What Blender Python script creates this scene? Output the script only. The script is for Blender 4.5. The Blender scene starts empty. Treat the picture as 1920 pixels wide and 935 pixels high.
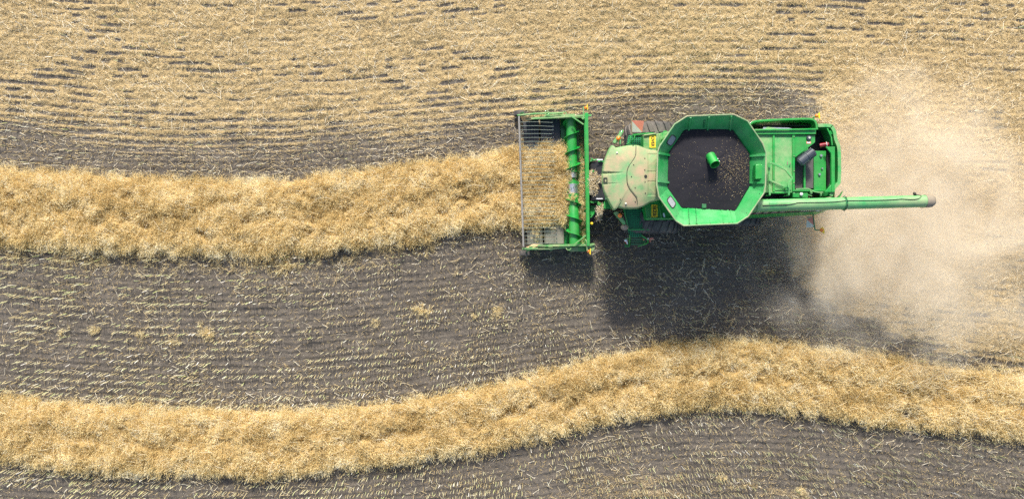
import bpy, bmesh, math, random
import numpy as np
from mathutils import Vector, Matrix

S = bpy.context.scene
C = S.collection
rng = np.random.default_rng(7)
random.seed(7)
R = math.radians
PI = math.pi

# ------------------------------------------------------------------ camera, sky, sun, exposure
CAM_H = 25.6          # metres above the field, looking straight down
K = 50.0              # photo pixels per metre on the ground (photo is 1920 wide)
CX, CY = 960.0, 467.5
cam_d = bpy.data.cameras.new('camera')
cam = bpy.data.objects.new('camera', cam_d); C.objects.link(cam)
cam.location = (0, 0, CAM_H)
cam.rotation_euler = (0, 0, 0)
cam_d.sensor_fit = 'HORIZONTAL'; cam_d.sensor_width = 36.0
cam_d.lens = 36.0 * CAM_H / (1920.0 / K)
cam_d.clip_start = 0.1; cam_d.clip_end = 5000
S.camera = cam

SUN_TO = Vector((0.09, -1.0, -0.79)).normalized()      # the way the light travels
elev = math.asin(-SUN_TO.z)
azim = math.atan2(-SUN_TO.x, -SUN_TO.y)
w = bpy.data.worlds.new('World'); S.world = w; w.use_nodes = True
nt = w.node_tree
bg = nt.nodes['Background']; bg.inputs['Strength'].default_value = 0.15
sky = nt.nodes.new('ShaderNodeTexSky'); sky.sky_type = 'NISHITA'; sky.sun_disc = False
sky.sun_elevation = elev; sky.sun_rotation = azim
sky.air_density = 1.0; sky.dust_density = 2.5; sky.ozone_density = 1.0
nt.links.new(sky.outputs[0], bg.inputs[0])
sd = bpy.data.lights.new('sun', 'SUN'); sun = bpy.data.objects.new('sun', sd); C.objects.link(sun)
sd.energy = 4.1; sd.angle = R(7.5); sd.color = (1.0, 0.955, 0.88)
sun.rotation_euler = SUN_TO.to_track_quat('-Z', 'Y').to_euler()
sun.location = (-2, 20, 20)
S.view_settings.view_transform = 'Standard'; S.view_settings.look = 'None'
S.view_settings.exposure = 0.64; S.view_settings.gamma = 1.0
S.view_settings.use_curve_mapping = False
S.render.engine = 'CYCLES'
S.cycles.use_denoising = False
S.cycles.max_bounces = 6; S.cycles.diffuse_bounces = 3; S.cycles.glossy_bounces = 3
S.cycles.transparent_max_bounces = 8; S.cycles.volume_bounces = 4
S.cycles.volume_step_rate = 1.0

# ------------------------------------------------------------------ helpers
def P(px, py, z=0.0):
    """point of the field or machine from its place in the photo and its true height"""
    k = (CAM_H - z) / CAM_H / K
    return Vector(((px - CX) * k, (CY - py) * k, z))

def tag(o, label=None, cat=None, group=None, kind=None):
    if label: o['label'] = label
    if cat: o['category'] = cat
    if group: o['group'] = group
    if kind: o['kind'] = kind
    return o

def vnoise(x, y, seed=0):
    xi = np.floor(x).astype(np.int64); yi = np.floor(y).astype(np.int64)
    fx = x - xi; fy = y - yi
    fx = fx * fx * (3 - 2 * fx); fy = fy * fy * (3 - 2 * fy)
    def h(a, b):
        n = (a * 374761393 + b * 668265263 + seed * 1442695041) & 0xFFFFFFFF
        n = ((n ^ (n >> 13)) * 1274126177) & 0xFFFFFFFF
        n = (n ^ (n >> 16)) & 0xFFFF
        return n / 65535.0
    return (h(xi, yi) * (1 - fx) + h(xi + 1, yi) * fx) * (1 - fy) + (h(xi, yi + 1) * (1 - fx) + h(xi + 1, yi + 1) * fx) * fy

def fbm(x, y, seed=0, octv=4, gain=0.5):
    a = 1.0; t = 0; n = np.zeros_like(x, dtype=float)
    for i in range(octv):
        n += a * vnoise(x * 2 ** i + 17.3 * i, y * 2 ** i - 9.1 * i, seed + i); t += a; a *= gain
    return n / t

def sstep(a, b, x):
    t = np.clip((x - a) / (b - a), 0, 1); return t * t * (3 - 2 * t)

def np_mesh(name, verts, faces, mats, midx=None, attrs=None, smooth=False):
    """one mesh object from numpy arrays; faces: (n,k) array or list of such arrays"""
    if not isinstance(faces, list): faces = [faces]
    me = bpy.data.meshes.new(name)
    me.vertices.add(len(verts)); me.vertices.foreach_set('co', np.ascontiguousarray(verts, np.float32).ravel())
    loops = np.concatenate([f.ravel() for f in faces]).astype(np.int32)
    tot = np.concatenate([np.full(len(f), f.shape[1], np.int32) for f in faces])
    st = np.concatenate([[0], np.cumsum(tot)[:-1]]).astype(np.int32)
    me.loops.add(len(loops)); me.loops.foreach_set('vertex_index', loops)
    me.polygons.add(len(tot)); me.polygons.foreach_set('loop_start', st); me.polygons.foreach_set('loop_total', tot)
    me.polygons.foreach_set('use_smooth', np.full(len(tot), smooth, bool))
    for m in mats: me.materials.append(m)
    if midx is not None: me.polygons.foreach_set('material_index', midx.astype(np.int32))
    for an, (dom, val) in (attrs or {}).items():
        a = me.attributes.new(an, 'FLOAT', dom); a.data.foreach_set('value', val.astype(np.float32))
    me.update(calc_edges=True); me.validate()
    o = bpy.data.objects.new(name, me); C.objects.link(o)
    return o

# ------------------------------------------------------------------ materials
class N:
    """small node builder"""
    def __init__(s, name):
        s.m = bpy.data.materials.new(name); s.m.use_nodes = True
        s.t = s.m.node_tree; s.b = s.t.nodes['Principled BSDF']; s.out = s.t.nodes['Material Output']
    def n(s, kind, **kw):
        x = s.t.nodes.new(kind)
        for k, v in kw.items(): setattr(x, k, v)
        return x
    def l(s, a, b): s.t.links.new(a, b)
    def noise(s, scale, detail=4, rough=0.55, coord='Object', stretch=None):
        tc = s.n('ShaderNodeTexCoord'); nz = s.n('ShaderNodeTexNoise')
        nz.inputs['Scale'].default_value = scale; nz.inputs['Detail'].default_value = detail; nz.inputs['Roughness'].default_value = rough
        if stretch:
            mp = s.n('ShaderNodeMapping'); mp.inputs['Scale'].default_value = stretch
            s.l(tc.outputs[coord], mp.inputs[0]); s.l(mp.outputs[0], nz.inputs['Vector'])
        else: s.l(tc.outputs[coord], nz.inputs['Vector'])
        return nz.outputs['Fac']
    def ramp(s, fac, stops, interp='LINEAR'):
        r = s.n('ShaderNodeValToRGB'); r.color_ramp.interpolation = interp
        e = r.color_ramp.elements
        while len(e) < len(stops): e.new(0.5)
        for i, (p, c) in enumerate(stops):
            e[i].position = p; e[i].color = (*c, 1) if not isinstance(c, float) else (c, c, c, 1)
        s.l(fac, r.inputs[0]); return r.outputs[0]
    def mix(s, fac, a, b, blend='MIX'):
        x = s.n('ShaderNodeMix', data_type='RGBA', blend_type=blend)
        for sock, v in ((x.inputs[0], fac), (x.inputs[6], a), (x.inputs[7], b)):
            if isinstance(v, (int, float)): sock.default_value = v
            elif isinstance(v, tuple): sock.default_value = (*v, 1)
            else: s.l(v, sock)
        return x.outputs[2]
    def math(s, op, a, b=None, clamp=False):
        x = s.n('ShaderNodeMath', operation=op, use_clamp=clamp)
        for i, v in enumerate((a, b)):
            if v is None: continue
            if isinstance(v, (int, float)): x.inputs[i].default_value = v
            else: s.l(v, x.inputs[i])
        return x.outputs[0]
    def attr(s, name):
        a = s.n('ShaderNodeAttribute', attribute_name=name); return a.outputs['Fac']
    def bump(s, h, strength, dist=0.02):
        b = s.n('ShaderNodeBump'); b.inputs['Strength'].default_value = strength; b.inputs['Distance'].default_value = dist
        s.l(h, b.inputs['Height']); s.l(b.outputs[0], s.b.inputs['Normal'])
    def set(s, col=None, rough=None, metal=None, coat=None, spec=None):
        if col is not None:
            if isinstance(col, tuple): s.b.inputs['Base Color'].default_value = (*col, 1)
            else: s.l(col, s.b.inputs['Base Color'])
        if rough is not None:
            if isinstance(rough, (int, float)): s.b.inputs['Roughness'].default_value = rough
            else: s.l(rough, s.b.inputs['Roughness'])
        if metal is not None: s.b.inputs['Metallic'].default_value = metal
        if coat is not None: s.b.inputs['Coat Weight'].default_value = coat
        if spec is not None: s.b.inputs['Specular IOR Level'].default_value = spec
        return s.m

GREEN = (0.004, 0.285, 0.040)
DUST = (0.50, 0.38, 0.24)

def paint(name, col, dust, rough=0.34, dust_sheen_col=DUST, scale=2.6, coat=0.25):
    """machine paint with field dust or a painted sheen on faces that look up"""
    n = N(name)
    a = n.noise(scale, 6, 0.62); b = n.noise(38, 4, 0.7)
    g = n.n('ShaderNodeNewGeometry'); sx = n.n('ShaderNodeSeparateXYZ'); n.l(g.outputs['Normal'], sx.inputs[0])
    up = n.math('MULTIPLY', n.math('MAXIMUM', sx.outputs[2], 0.0), 1.0)
    f = n.math('ADD', n.ramp(a, [(0.30, 0.0), (0.75, 1.0)]), n.math('MULTIPLY', n.math('SUBTRACT', b, 0.5), 0.55))
    f = n.math('MULTIPLY', f, n.math('ADD', n.math('MULTIPLY', up, 0.85), 0.15))
    f = n.math('MULTIPLY', f, dust, clamp=True)
    tint = n.mix(n.ramp(n.noise(2.3, 6, 0.7), [(0.3, 0.0), (0.7, 1.0)]), tuple(c * 0.72 for c in col), tuple(min(1, c * 1.12) for c in col))
    c = n.mix(f, tint, dust_sheen_col)
    rg = n.math('ADD', n.math('MULTIPLY', f, 0.5), rough, clamp=True)
    n.bump(n.noise(1.7, 2), 0.06, 0.05)
    return n.set(c, rg, coat=coat)

M = {}
M['green'] = paint('green_paint', GREEN, 0.13)
M['green_tank'] = paint('green_tank_paint', (0.008, 0.33, 0.065), 0.55, 0.24, (0.36, 0.52, 0.33), 1.3, 0.6)  # mint film on upward faces is sky sheen painted into the colour
M['green_dusty'] = paint('green_paint_dusty', GREEN, 0.75, 0.42)
M['green_deck'] = paint('green_deck_paint', (0.02, 0.33, 0.07), 0.62, 0.42, (0.42, 0.40, 0.22))
M['green_roof'] = paint('green_roof_paint', (0.10, 0.33, 0.11), 1.35, 0.5, (0.42, 0.30, 0.185), 1.6, 0.05)
M['green_auger'] = paint('green_auger_paint', (0.05, 0.36, 0.10), 0.8, 0.40, (0.36, 0.36, 0.20), 1.3)  # paler green and film: dust plus sky reflection painted into the colour
M['green_dark'] = paint('green_shade_paint', (0.004, 0.17, 0.05), 0.2)
M['cream_edge'] = paint('dusty_edge_paint', (0.12, 0.32, 0.12), 1.1, 0.6, (0.42, 0.34, 0.22))
def plain(name, col, rough=0.6, metal=0.0, var=0.25, scale=9, coat=0.0):
    n = N(name)
    c = n.mix(n.noise(scale, 5, 0.65), tuple(v * (1 - var) for v in col), tuple(min(1, v * (1 + var)) for v in col))
    return n.set(c, rough, metal=metal, coat=coat)
M['black'] = plain('black_steel', (0.012, 0.012, 0.013), 0.55)
M['rubber'] = paint('tyre_rubber', (0.040, 0.040, 0.042), 0.9, 0.72, (0.24, 0.205, 0.165), 3.0, 0.0)
M['plastic'] = plain('grey_plastic', (0.055, 0.065, 0.075), 0.32, coat=0.3)
M['canvas'] = plain('grey_canvas', (0.24, 0.20, 0.145), 0.85)
M['steel'] = plain('worn_steel', (0.55, 0.55, 0.56), 0.38, 0.85, 0.35, 14)
M['pipe'] = plain('chipped_pipe', (0.24, 0.225, 0.20), 0.6, 0.2, 0.85, 18)
M['screen'] = plain('dark_screen', (0.085, 0.078, 0.072), 0.7)
M['amber'] = plain('amber_lens', (0.85, 0.20, 0.01), 0.2, 0, 0.1, coat=0.6)
M['yellow'] = plain('yellow_plate', (0.80, 0.56, 0.02), 0.45, 0, 0.08)
M['red'] = plain('red_paint', (0.30, 0.008, 0.02), 0.3, 0, 0.15, coat=0.6)
M['white'] = plain('white_paint', (0.75, 0.75, 0.74), 0.5, 0, 0.1)
M['ink'] = plain('black_ink', (0.02, 0.018, 0.015), 0.6)
M['wred'] = plain('faded_red_film', (0.74, 0.24, 0.16), 0.5, 0, 0.2, 5)
M['wwhite'] = plain('dusty_white_film', (0.60, 0.60, 0.48), 0.5, 0, 0.12, 5)
M['rod'] = plain('weathered_rod', (0.20, 0.24, 0.20), 0.5, 0.2, 0.6, 6)
M['tan'] = plain('tan_shield', (0.50, 0.36, 0.20), 0.75, 0, 0.3)
M['glass'] = plain('dark_glass', (0.012, 0.018, 0.018), 0.06, 0, 0.05)
M['window'] = plain('dusty_pane', (0.30, 0.31, 0.32), 0.35, 0, 0.2, 20)
M['rim'] = plain('yellow_rim', (0.70, 0.48, 0.02), 0.45)

def m_belt():
    n = N('rubber_belt')
    tc = n.n('ShaderNodeTexCoord'); sx = n.n('ShaderNodeSeparateXYZ'); n.l(tc.outputs['Object'], sx.inputs[0])
    # the near end of the belt carries a film of dry dust
    g = n.ramp(n.math('ADD', n.math('MULTIPLY', sx.outputs[1], 0.25), n.math('MULTIPLY', n.noise(3, 4), 0.35)), [(0.0, 1.0), (0.28, 0.0)])
    g2 = n.math('ADD', n.math('MULTIPLY', g, 0.75), n.math('MULTIPLY', n.ramp(n.noise(30, 5, 0.7), [(0.5, 0.0), (0.8, 1.0)]), 0.22), clamp=True)
    return n.set(n.mix(g2, (0.030, 0.033, 0.040), (0.25, 0.225, 0.175)), 0.7)
M['belt'] = m_belt()

def m_perf():
    n = N('perforated_green_plate')
    tc = n.n('ShaderNodeTexCoord'); sc = n.n('ShaderNodeVectorMath', operation='SCALE'); sc.inputs['Scale'].default_value = 14.0
    n.l(tc.outputs['Object'], sc.inputs[0])
    fr = n.n('ShaderNodeVectorMath', operation='FRACTION'); n.l(sc.outputs[0], fr.inputs[0])
    sx = n.n('ShaderNodeSeparateXYZ'); n.l(fr.outputs[0], sx.inputs[0])
    dx = n.math('SUBTRACT', sx.outputs[0], 0.5); dy = n.math('SUBTRACT', sx.outputs[1], 0.5)
    d = n.math('SQRT', n.math('ADD', n.math('MULTIPLY', dx, dx), n.math('MULTIPLY', dy, dy)))
    hole = n.math('LESS_THAN', d, 0.30)
    c = n.mix(n.noise(4, 4), (0.006, 0.16, 0.055), (0.01, 0.26, 0.08))
    return n.set(n.mix(hole, c, (0.006, 0.008, 0.008)), 0.5)
M['perf'] = m_perf()

def m_grain():
    n = N('rapeseed')
    a = n.noise(160, 3, 0.8)
    c = n.ramp(a, [(0.25, (0.010, 0.009, 0.010)), (0.62, (0.028, 0.027, 0.033)), (0.85, (0.050, 0.047, 0.052))])
    c = n.mix(n.ramp(n.noise(2.2, 4), [(0.35, 0.0), (0.75, 0.5)]), c, (0.024, 0.022, 0.026))
    n.bump(a, 0.35, 0.010)
    return n.set(c, 0.95, spec=0.12)
M['grain'] = m_grain()

def m_straw(name, stops, rough=0.75, trans=0.0):
    n = N(name)
    c = n.ramp(n.attr('tone'), stops)
    n.set(c, rough, spec=0.3)
    if trans:            # dry papery pods let some sun through
        t = n.n('ShaderNodeBsdfTranslucent'); n.l(c, t.inputs['Color'])
        mx = n.n('ShaderNodeMixShader'); mx.inputs[0].default_value = trans
        n.l(n.b.outputs[0], mx.inputs[1]); n.l(t.outputs[0], mx.inputs[2]); n.l(mx.outputs[0], n.out.inputs['Surface'])
    return n.m
M['pods'] = m_straw('dry_rapeseed_pods', [(0.0, (0.38, 0.28, 0.115)), (0.3, (0.75, 0.58, 0.265)), (0.65, (0.91, 0.77, 0.44)), (1.0, (0.95, 0.89, 0.69))], trans=0.5)
M['straw'] = m_straw('chopped_straw', [(0.0, (0.16, 0.105, 0.045)), (0.35, (0.41, 0.295, 0.135)), (0.75, (0.62, 0.48, 0.25)), (1.0, (0.86, 0.78, 0.59))])
M['stub'] = m_straw('stubble_stalks', [(0.0, (0.33, 0.25, 0.13)), (0.4, (0.52, 0.43, 0.22)), (0.7, (0.62, 0.58, 0.36)), (0.86, (0.50, 0.56, 0.22)), (1.0, (0.86, 0.83, 0.74))])

def m_under():
    n = N('windrow_inside')
    c = n.ramp(n.noise(14, 6, 0.75), [(0.3, (0.16, 0.10, 0.035)), (0.55, (0.42, 0.29, 0.11)), (0.75, (0.62, 0.46, 0.21))])
    n.bump(n.noise(40, 4), 0.8, 0.03)
    return n.set(c, 0.9)
M['under'] = m_under()

def m_ground():
    n = N('field_soil')
    cov = n.attr('cover')
    f1 = n.noise(22, 5, 0.72); f2 = n.noise(7, 4, 0.6); f3 = n.noise(75, 3, 0.7)
    soil = n.ramp(f1, [(0.30, (0.040, 0.033, 0.026)), (0.50, (0.104, 0.088, 0.069)), (0.72, (0.212, 0.182, 0.145))])
    soil = n.mix(n.ramp(n.noise(0.45, 5), [(0.42, 0.0), (0.66, 0.55)]), soil, (0.148, 0.127, 0.102))
    soil = n.mix(n.ramp(n.noise(48, 3, 0.75), [(0.52, 0.0), (0.78, 0.7)]), soil, (0.23, 0.20, 0.17))
    chaff = n.ramp(f3, [(0.26, (0.155, 0.105, 0.046)), (0.47, (0.42, 0.305, 0.143)), (0.75, (0.61, 0.475, 0.255))])
    chaff = n.mix(n.ramp(f2, [(0.45, 0.0), (0.75, 0.4)]), chaff, (0.46, 0.34, 0.18))
    k = n.math('ADD', cov, n.math('ADD', n.math('MULTIPLY', n.math('SUBTRACT', f1, 0.5), 0.95), n.math('MULTIPLY', n.math('SUBTRACT', f3, 0.5), 0.75)))
    k = n.ramp(k, [(0.40, 0.0), (0.62, 1.0)])
    n.bump(n.math('ADD', f1, n.math('MULTIPLY', f3, 0.5)), 0.9, 0.035)
    return n.set(n.mix(k, soil, chaff), 0.92, spec=0.2)
M['ground'] = m_ground()

# ------------------------------------------------------------------ field layout (in photo pixels, metres by P)
def curve(pts, smooth=40):
    xs = np.arange(-400, 2321, 2.0)
    ys = np.interp(xs, [p[0] for p in pts], [p[1] for p in pts])
    k = int(smooth / 2); ker = np.hanning(2 * k + 1); ker /= ker.sum()
    ys = np.convolve(np.pad(ys, k, 'edge'), ker, 'valid')
    return lambda x: np.interp(x, xs, ys)
d1 = curve([(-400, 255), (0, 283), (200, 303), (400, 308), (600, 299), (800, 279), (1000, 259), (1200, 250), (1500, 252), (1920, 265), (2320, 280)], 200)
d2 = curve([(-400, 790), (0, 805), (250, 822), (500, 824), (700, 812), (900, 784), (1100, 750), (1250, 732), (1400, 730), (1600, 744), (1750, 762), (1920, 790), (2320, 840)], 200)
def rowshift(X, Y):
    t = np.clip((Y - 250) / 550, 0, 1)
    return (1 - t) * (d1(X) - 280) + t * (d2(X) - 785)
ROW = 13.4
# windrow edges: top, bottom (visible edges of the swath, about 0.35 m up)
w1t = curve([(-400, 285), (0, 309), (200, 324), (440, 340), (600, 326), (800, 300), (950, 279), (1080, 270), (1200, 266)], 60)
w1b = curve([(-400, 450), (0, 464), (200, 472), (440, 484), (600, 474), (800, 450), (950, 428), (1080, 420), (1200, 416)], 60)
w2t = curve([(-400, 720), (0, 744), (250, 762), (450, 767), (600, 767), (750, 753), (900, 725), (1050, 690), (1150, 660), (1250, 641), (1350, 636), (1450, 641), (1550, 650), (1650, 666), (1750, 682), (1850, 694), (1920, 703), (2320, 770)], 60)
w2b = curve([(-400, 850), (0, 868), (250, 893), (450, 898), (600, 889), (750, 873), (900, 849), (1050, 819), (1150, 794), (1250, 777), (1350, 764), (1450, 769), (1550, 783), (1650, 799), (1750, 804), (1850, 818), (1920, 827), (2320, 895)], 60)
top_edge = curve([(-400, 180), (0, 208), (200, 238), (400, 258), (600, 244), (800, 222), (1000, 196), (1150, 158), (1300, 142), (1450, 138), (1540, 150), (1600, 170), (2320, 170)], 60)
spray_edge = curve([(-400, 5000), (1400, 5000), (1440, 300), (1462, 430), (1490, 505), (1535, 566), (1600, 592), (1700, 632), (1760, 660), (1850, 690), (1920, 702), (2320, 780)], 6)

LX = np.array([1590, 1560, 1535, 1520, 1495, 1462, 1478, 1500, 1538.0]); LY = np.array([60, 120, 165, 215, 330, 430, 470, 520, 568.0])
def row_s(X, Y):
    return Y - rowshift(X, Y) + (fbm(X / 110, Y / 45, 2, 2) - 0.5) * 7
def cover_at(X, Y):
    """how much chopped straw lies on the soil, 0 to 1"""
    s = row_s(X, Y)
    rowc = 0.5 + 0.5 * np.cos(2 * PI * s / ROW)
    big = fbm(X / 130, Y / 60, 3, 3) - 0.5; mid = fbm(X / 26, Y / 12, 5, 3) - 0.5; fine = fbm(X / 9, Y / 5, 8, 2) - 0.5
    u = (Y - top_edge(X)) + big * 80 + mid * 50
    top = 0.94 - 0.62 * sstep(-40, 80, u) - 0.28 * sstep(40, 120, u)
    patch = sstep(0.46, 0.66, fbm(X / 170 + 4, Y / 60, 11, 3)); patch2 = sstep(0.5, 0.66, fbm(X / 24, Y / 11, 13, 2))
    near = sstep(-150, 0, u)
    gap = rowc * (0.09 + 0.26 * sstep(420, 0, X) * sstep(60, 160, Y) * (0.4 + patch2) + 0.44 * patch * (0.30 + 1.0 * patch2) + 0.26 * near + 0.30 * patch2)
    top = top - gap * (0.55 + 0.9 * (fine + 0.5)) + 0.35 * fine * (0.4 + rowc) + 0.22 * mid
    # spray of chaff behind the machine
    wob = mid * 60 + big * 30
    left = X - np.interp(Y, LY, LX) + wob * 0.8
    ed = spray_edge(np.clip(X, 1460, 2320)) - Y + wob * 0.9
    a = np.where(Y < 568, left, np.minimum(left, ed)); a = np.where(X > 1545, np.minimum(ed, 60), a)
    spray = sstep(-16, 16, a) * sstep(40, 120, Y)
    lane = sstep(0.5, 0.64, fbm(X / 240, Y / 26, 21, 3)) * sstep(1620, 1850, X) + 0.6 * patch2 * sstep(1600, 1800, X)
    spray = spray * (0.92 - 0.34 * lane * (0.35 + 0.65 * rowc) - 0.25 * sstep(-30, 60, -ed + 90) * (0.4 + rowc) * (0.5 + patch2) + 0.2 * fine)
    c = np.maximum(top, spray)
    thin = 0.16 * sstep(0.42, 0.7, fbm(X / 90, Y / 30, 31)) + 0.13 * (1 - rowc) + 0.12 * fine
    c = np.maximum(c, thin)
    low = sstep(862, 905, Y) * (1 - sstep(1500, 1750, X)) * sstep(650, 1300, X) * sstep(0.42, 0.62, fbm(X / 60, Y / 14, 41)) * 0.46
    return np.clip(np.maximum(c, low), 0, 1)

def in_windrow(X, Y, m=0):
    a = (Y > w1t(X) - m) & (Y < w1b(X) + m) & (X < 1085)
    b = (Y > w2t(X) - m) & (Y < w2b(X) + m)
    return a | b

def ground_z(X, Y):
    s = row_s(X, Y)
    c = cover_at(X, Y)
    z = 0.013 * (0.5 + fbm(X / 50, Y / 20, 55, 2)) * np.cos(2 * PI * s / ROW + PI) * (1 - 0.80 * np.clip(c * 1.3, 0, 1))
    fr = s / ROW - np.floor(s / ROW)
    z -= 0.030 * np.exp(-((fr - 0.36) / 0.11) ** 2) * np.clip(1.1 - c * 1.6, 0, 1) * sstep(0.30, 0.6, fbm(X / 30, Y / 12, 58, 2))
    z += (fbm(X / 8, Y / 7, 51, 3) - 0.5) * 0.10 * (0.40 + 0.60 * c)
    z += (fbm(X / 45, Y / 30, 53, 3) - 0.5) * 0.10
    z += (np.abs(fbm(X / 5, Y / 5, 57, 2) - 0.5) * 0.09 - 0.012) * (1 - c)
    z += 0.022 * c
    return z

# ------------------------------------------------------------------ ground
def build_ground():
    def axis(half, step):
        core = np.arange(-half, half + step * 0.5, step)
        o = []; d = step * 4; p = half
        while p < 900:
            d *= 1.7; p += d; o.append(p)
        o = np.array(o); return np.concatenate([-o[::-1], core, o])
    xs = axis(20.4, 0.04); ys = axis(10.4, 0.04)
    gx, gy = np.meshgrid(xs, ys)
    X = CX + gx * K; Y = CY - gy * K
    far = (np.abs(gx) > 20.5) | (np.abs(gy) > 10.5)
    Xc = np.clip(X, -300, 2220); 
    z = ground_z(Xc, Y); z[far] = 0
    cov = cover_at(Xc, Y); cov[far] = np.clip(cov[far], 0.45, 0.6)
    v = np.stack([gx, gy, z], -1).reshape(-1, 3)
    nx, ny = len(xs), len(ys)
    i = (np.arange(ny - 1)[:, None] * nx + np.arange(nx - 1)[None]).ravel()
    f = np.stack([i, i + 1, i + nx + 1, i + nx], 1)
    o = np_mesh('ground', v, f, [M['ground']], attrs={'cover': ('POINT', cov.ravel())}, smooth=True)
    tag(o, 'harvested field of dark drilled soil under pale chopped straw', 'field', kind='structure')
build_ground()

# ------------------------------------------------------------------ straw pieces, stubble
def strips(p0, dirv, length, width, roll):
    """roof shaped slivers: p0 (n,3) start, dirv (n,3); returns verts, quads"""
    n = len(p0)
    d = dirv / np.linalg.norm(dirv, axis=1, keepdims=True)
    up = np.tile([0, 0, 1.0], (n, 1)); bad = np.abs(d[:, 2]) > 0.95; up[bad] = [1, 0, 0]
    s = np.cross(d, up); s /= np.linalg.norm(s, axis=1, keepdims=True); u = np.cross(s, d)
    cr, sr = np.cos(roll)[:, None], np.sin(roll)[:, None]
    s, u = s * cr + u * sr, u * cr - s * sr
    e = p0 + d * length[:, None]; w = width[:, None] * 0.5
    v = np.stack([p0 - s * w, p0 + u * w, p0 + s * w, e - s * w, e + u * w, e + s * w], 1).reshape(-1, 3)
    b = np.arange(n)[:, None] * 6
    f = np.concatenate([b + [0, 1, 4, 3], b + [1, 2, 5, 4]], 0)
    return v, f

def straw_on_ground(n, X, Y, lmin, lmax, wmin, wmax, zoff=0.012, ang=None, tilt=0.22):
    z = ground_z(X, Y) + zoff
    L = rng.uniform(lmin, lmax, n) ; W = rng.uniform(wmin, wmax, n)
    a = rng.uniform(0, 2 * PI, n) if ang is None else ang
    d = np.stack([np.cos(a), np.sin(a), rng.uniform(-0.06, tilt, n)], 1)
    p = np.stack([(X - CX) / K, (CY - Y) / K, z], 1) - d * L[:, None] * 0.5 * [1, 1, 0]
    return strips(p, d, L, W, rng.uniform(-0.5, 0.5, n))

def build_litter():
    V, F, T = [], [], []; off = 0
    def add(v, f, tone):
        nonlocal off
        V.append(v); F.append(f + off); off += len(v); T.append(np.concatenate([tone, tone]))
    # fine chopped straw where the chaff lies
    n = 420000
    X = rng.uniform(-30, 1950, n); Y = rng.uniform(-25, 960, n)
    c = cover_at(X, Y)
    k = (rng.random(n) < np.clip(c, 0, 1) ** 1.3) & ~in_windrow(X, Y, -6); X, Y = X[k], Y[k]; n = len(X)
    v, f = straw_on_ground(n, X, Y, 0.03, 0.13, 0.006, 0.014)
    add(v, f, np.clip(rng.normal(0.55, 0.22, n) + (fbm(X / 70, Y / 40, 61) - 0.5) * 0.5, 0, 1))
    # long pale straws lying on top
    n = 26000
    X = rng.uniform(-30, 1950, n); Y = rng.uniform(-25, 960, n); c = cover_at(X, Y)
    k = (rng.random(n) < 0.07 + 0.7 * c) & ~in_windrow(X, Y, 0); X, Y = X[k], Y[k]; n = len(X)
    v, f = straw_on_ground(n, X, Y, 0.10, 0.36, 0.006, 0.013, 0.03, rng.normal(0, 0.9, n) + rng.integers(0, 2, n) * PI, 0.3)
    add(v, f, np.clip(rng.normal(0.85, 0.15, n), 0, 1))
    # bits among the stubble rows
    n = 34000
    X = rng.uniform(-30, 1950, n); Y = rng.uniform(180, 960, n); c = cover_at(X, Y)
    s = (Y - rowshift(X, Y)) / ROW; ph = np.abs(s - np.round(s))
    k = (c < 0.5) & (rng.random(n) < 0.25 + 0.75 * (ph < 0.22)) & ~in_windrow(X, Y, 0)
    k &= rng.random(n) < 0.25 + sstep(0.38, 0.62, fbm(X / 80, Y / 30, 71)); X, Y = X[k], Y[k]; n = len(X)
    v, f = straw_on_ground(n, X, Y, 0.03, 0.12, 0.005, 0.011, 0.012)
    add(v, f, np.clip(rng.normal(0.60, 0.25, n), 0, 1))
    n = 3600
    k_ = rng.integers(14, 28, n); X = rng.uniform(-20, 1560, n); Y = k_ * ROW + 0.0
    for _ in range(5): Y = k_ * ROW + rowshift(X, Y)
    Y = Y + rng.normal(0, 2.0, n); k = (np.abs(Y - top_edge(X) - 45) < 75) & ~in_windrow(X, Y, 0); X, Y = X[k], Y[k]; n = len(X)
    v, f = straw_on_ground(n, X, Y, 0.08, 0.30, 0.006, 0.013, 0.03, rng.normal(0, 0.35, n) + rng.integers(0, 2, n) * PI, 0.15)
    add(v, f, np.clip(rng.normal(0.75, 0.2, n), 0, 1))
    # long cut stalks along the foot of the windrows
    for te, sg, cnt, xa, xb in ((w2t, -1, 330, -20, 1930), (w2b, 1, 260, -20, 1930), (w1t, -1, 70, -20, 960), (w1b, 1, 120, -20, 960)):
        X = rng.uniform(xa, xb, cnt); Y = te(X) + sg * np.abs(rng.normal(0, 17, cnt)) + sg * 2
        a = rng.normal(0.25, 0.75, cnt) + rng.integers(0, 2, cnt) * PI
        v, f = straw_on_ground(cnt, X, Y, 0.12, 0.42, 0.007, 0.014, 0.03, a, 0.25)
        add(v, f, np.clip(rng.normal(0.88, 0.15, cnt), 0, 1))
    # tangled branching stalks on the shaded soil
    pos = [(1190 + rng.uniform(-60, 200), rng.uniform(480, 640)) for _ in range(26)] + [(rng.uniform(120, 1000), rng.uniform(480, 520)) for _ in range(24)] \
        + [(rng.uniform(1500, 1900), rng.uniform(600, 690)) for _ in range(30)] + [(1010, 480), (1036, 484), (1086, 486), (1178, 520)]
    for (x, y) in pos:
        a0 = rng.uniform(0, 2 * PI); k = 9
        X = np.full(k, x) + np.linspace(0, 16, k) * math.cos(a0); Y = np.full(k, y) - np.linspace(0, 16, k) * math.sin(a0)
        v, f = straw_on_ground(k, X, Y, 0.12, 0.34, 0.005, 0.010, 0.05, a0 + rng.normal(0, 0.5, k), 0.4)
        add(v, f, np.clip(rng.normal(0.7, 0.2, k), 0, 1))
    o = np_mesh('straw_litter', np.concatenate(V), np.concatenate(F), [M['straw']], attrs={'tone': ('FACE', fix_tone(F, T))})
    tag(o, 'chopped straw and stalk pieces strewn over the harvested ground', 'straw', kind='stuff')

def fix_tone(F, T):
    return np.concatenate(T)

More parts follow.
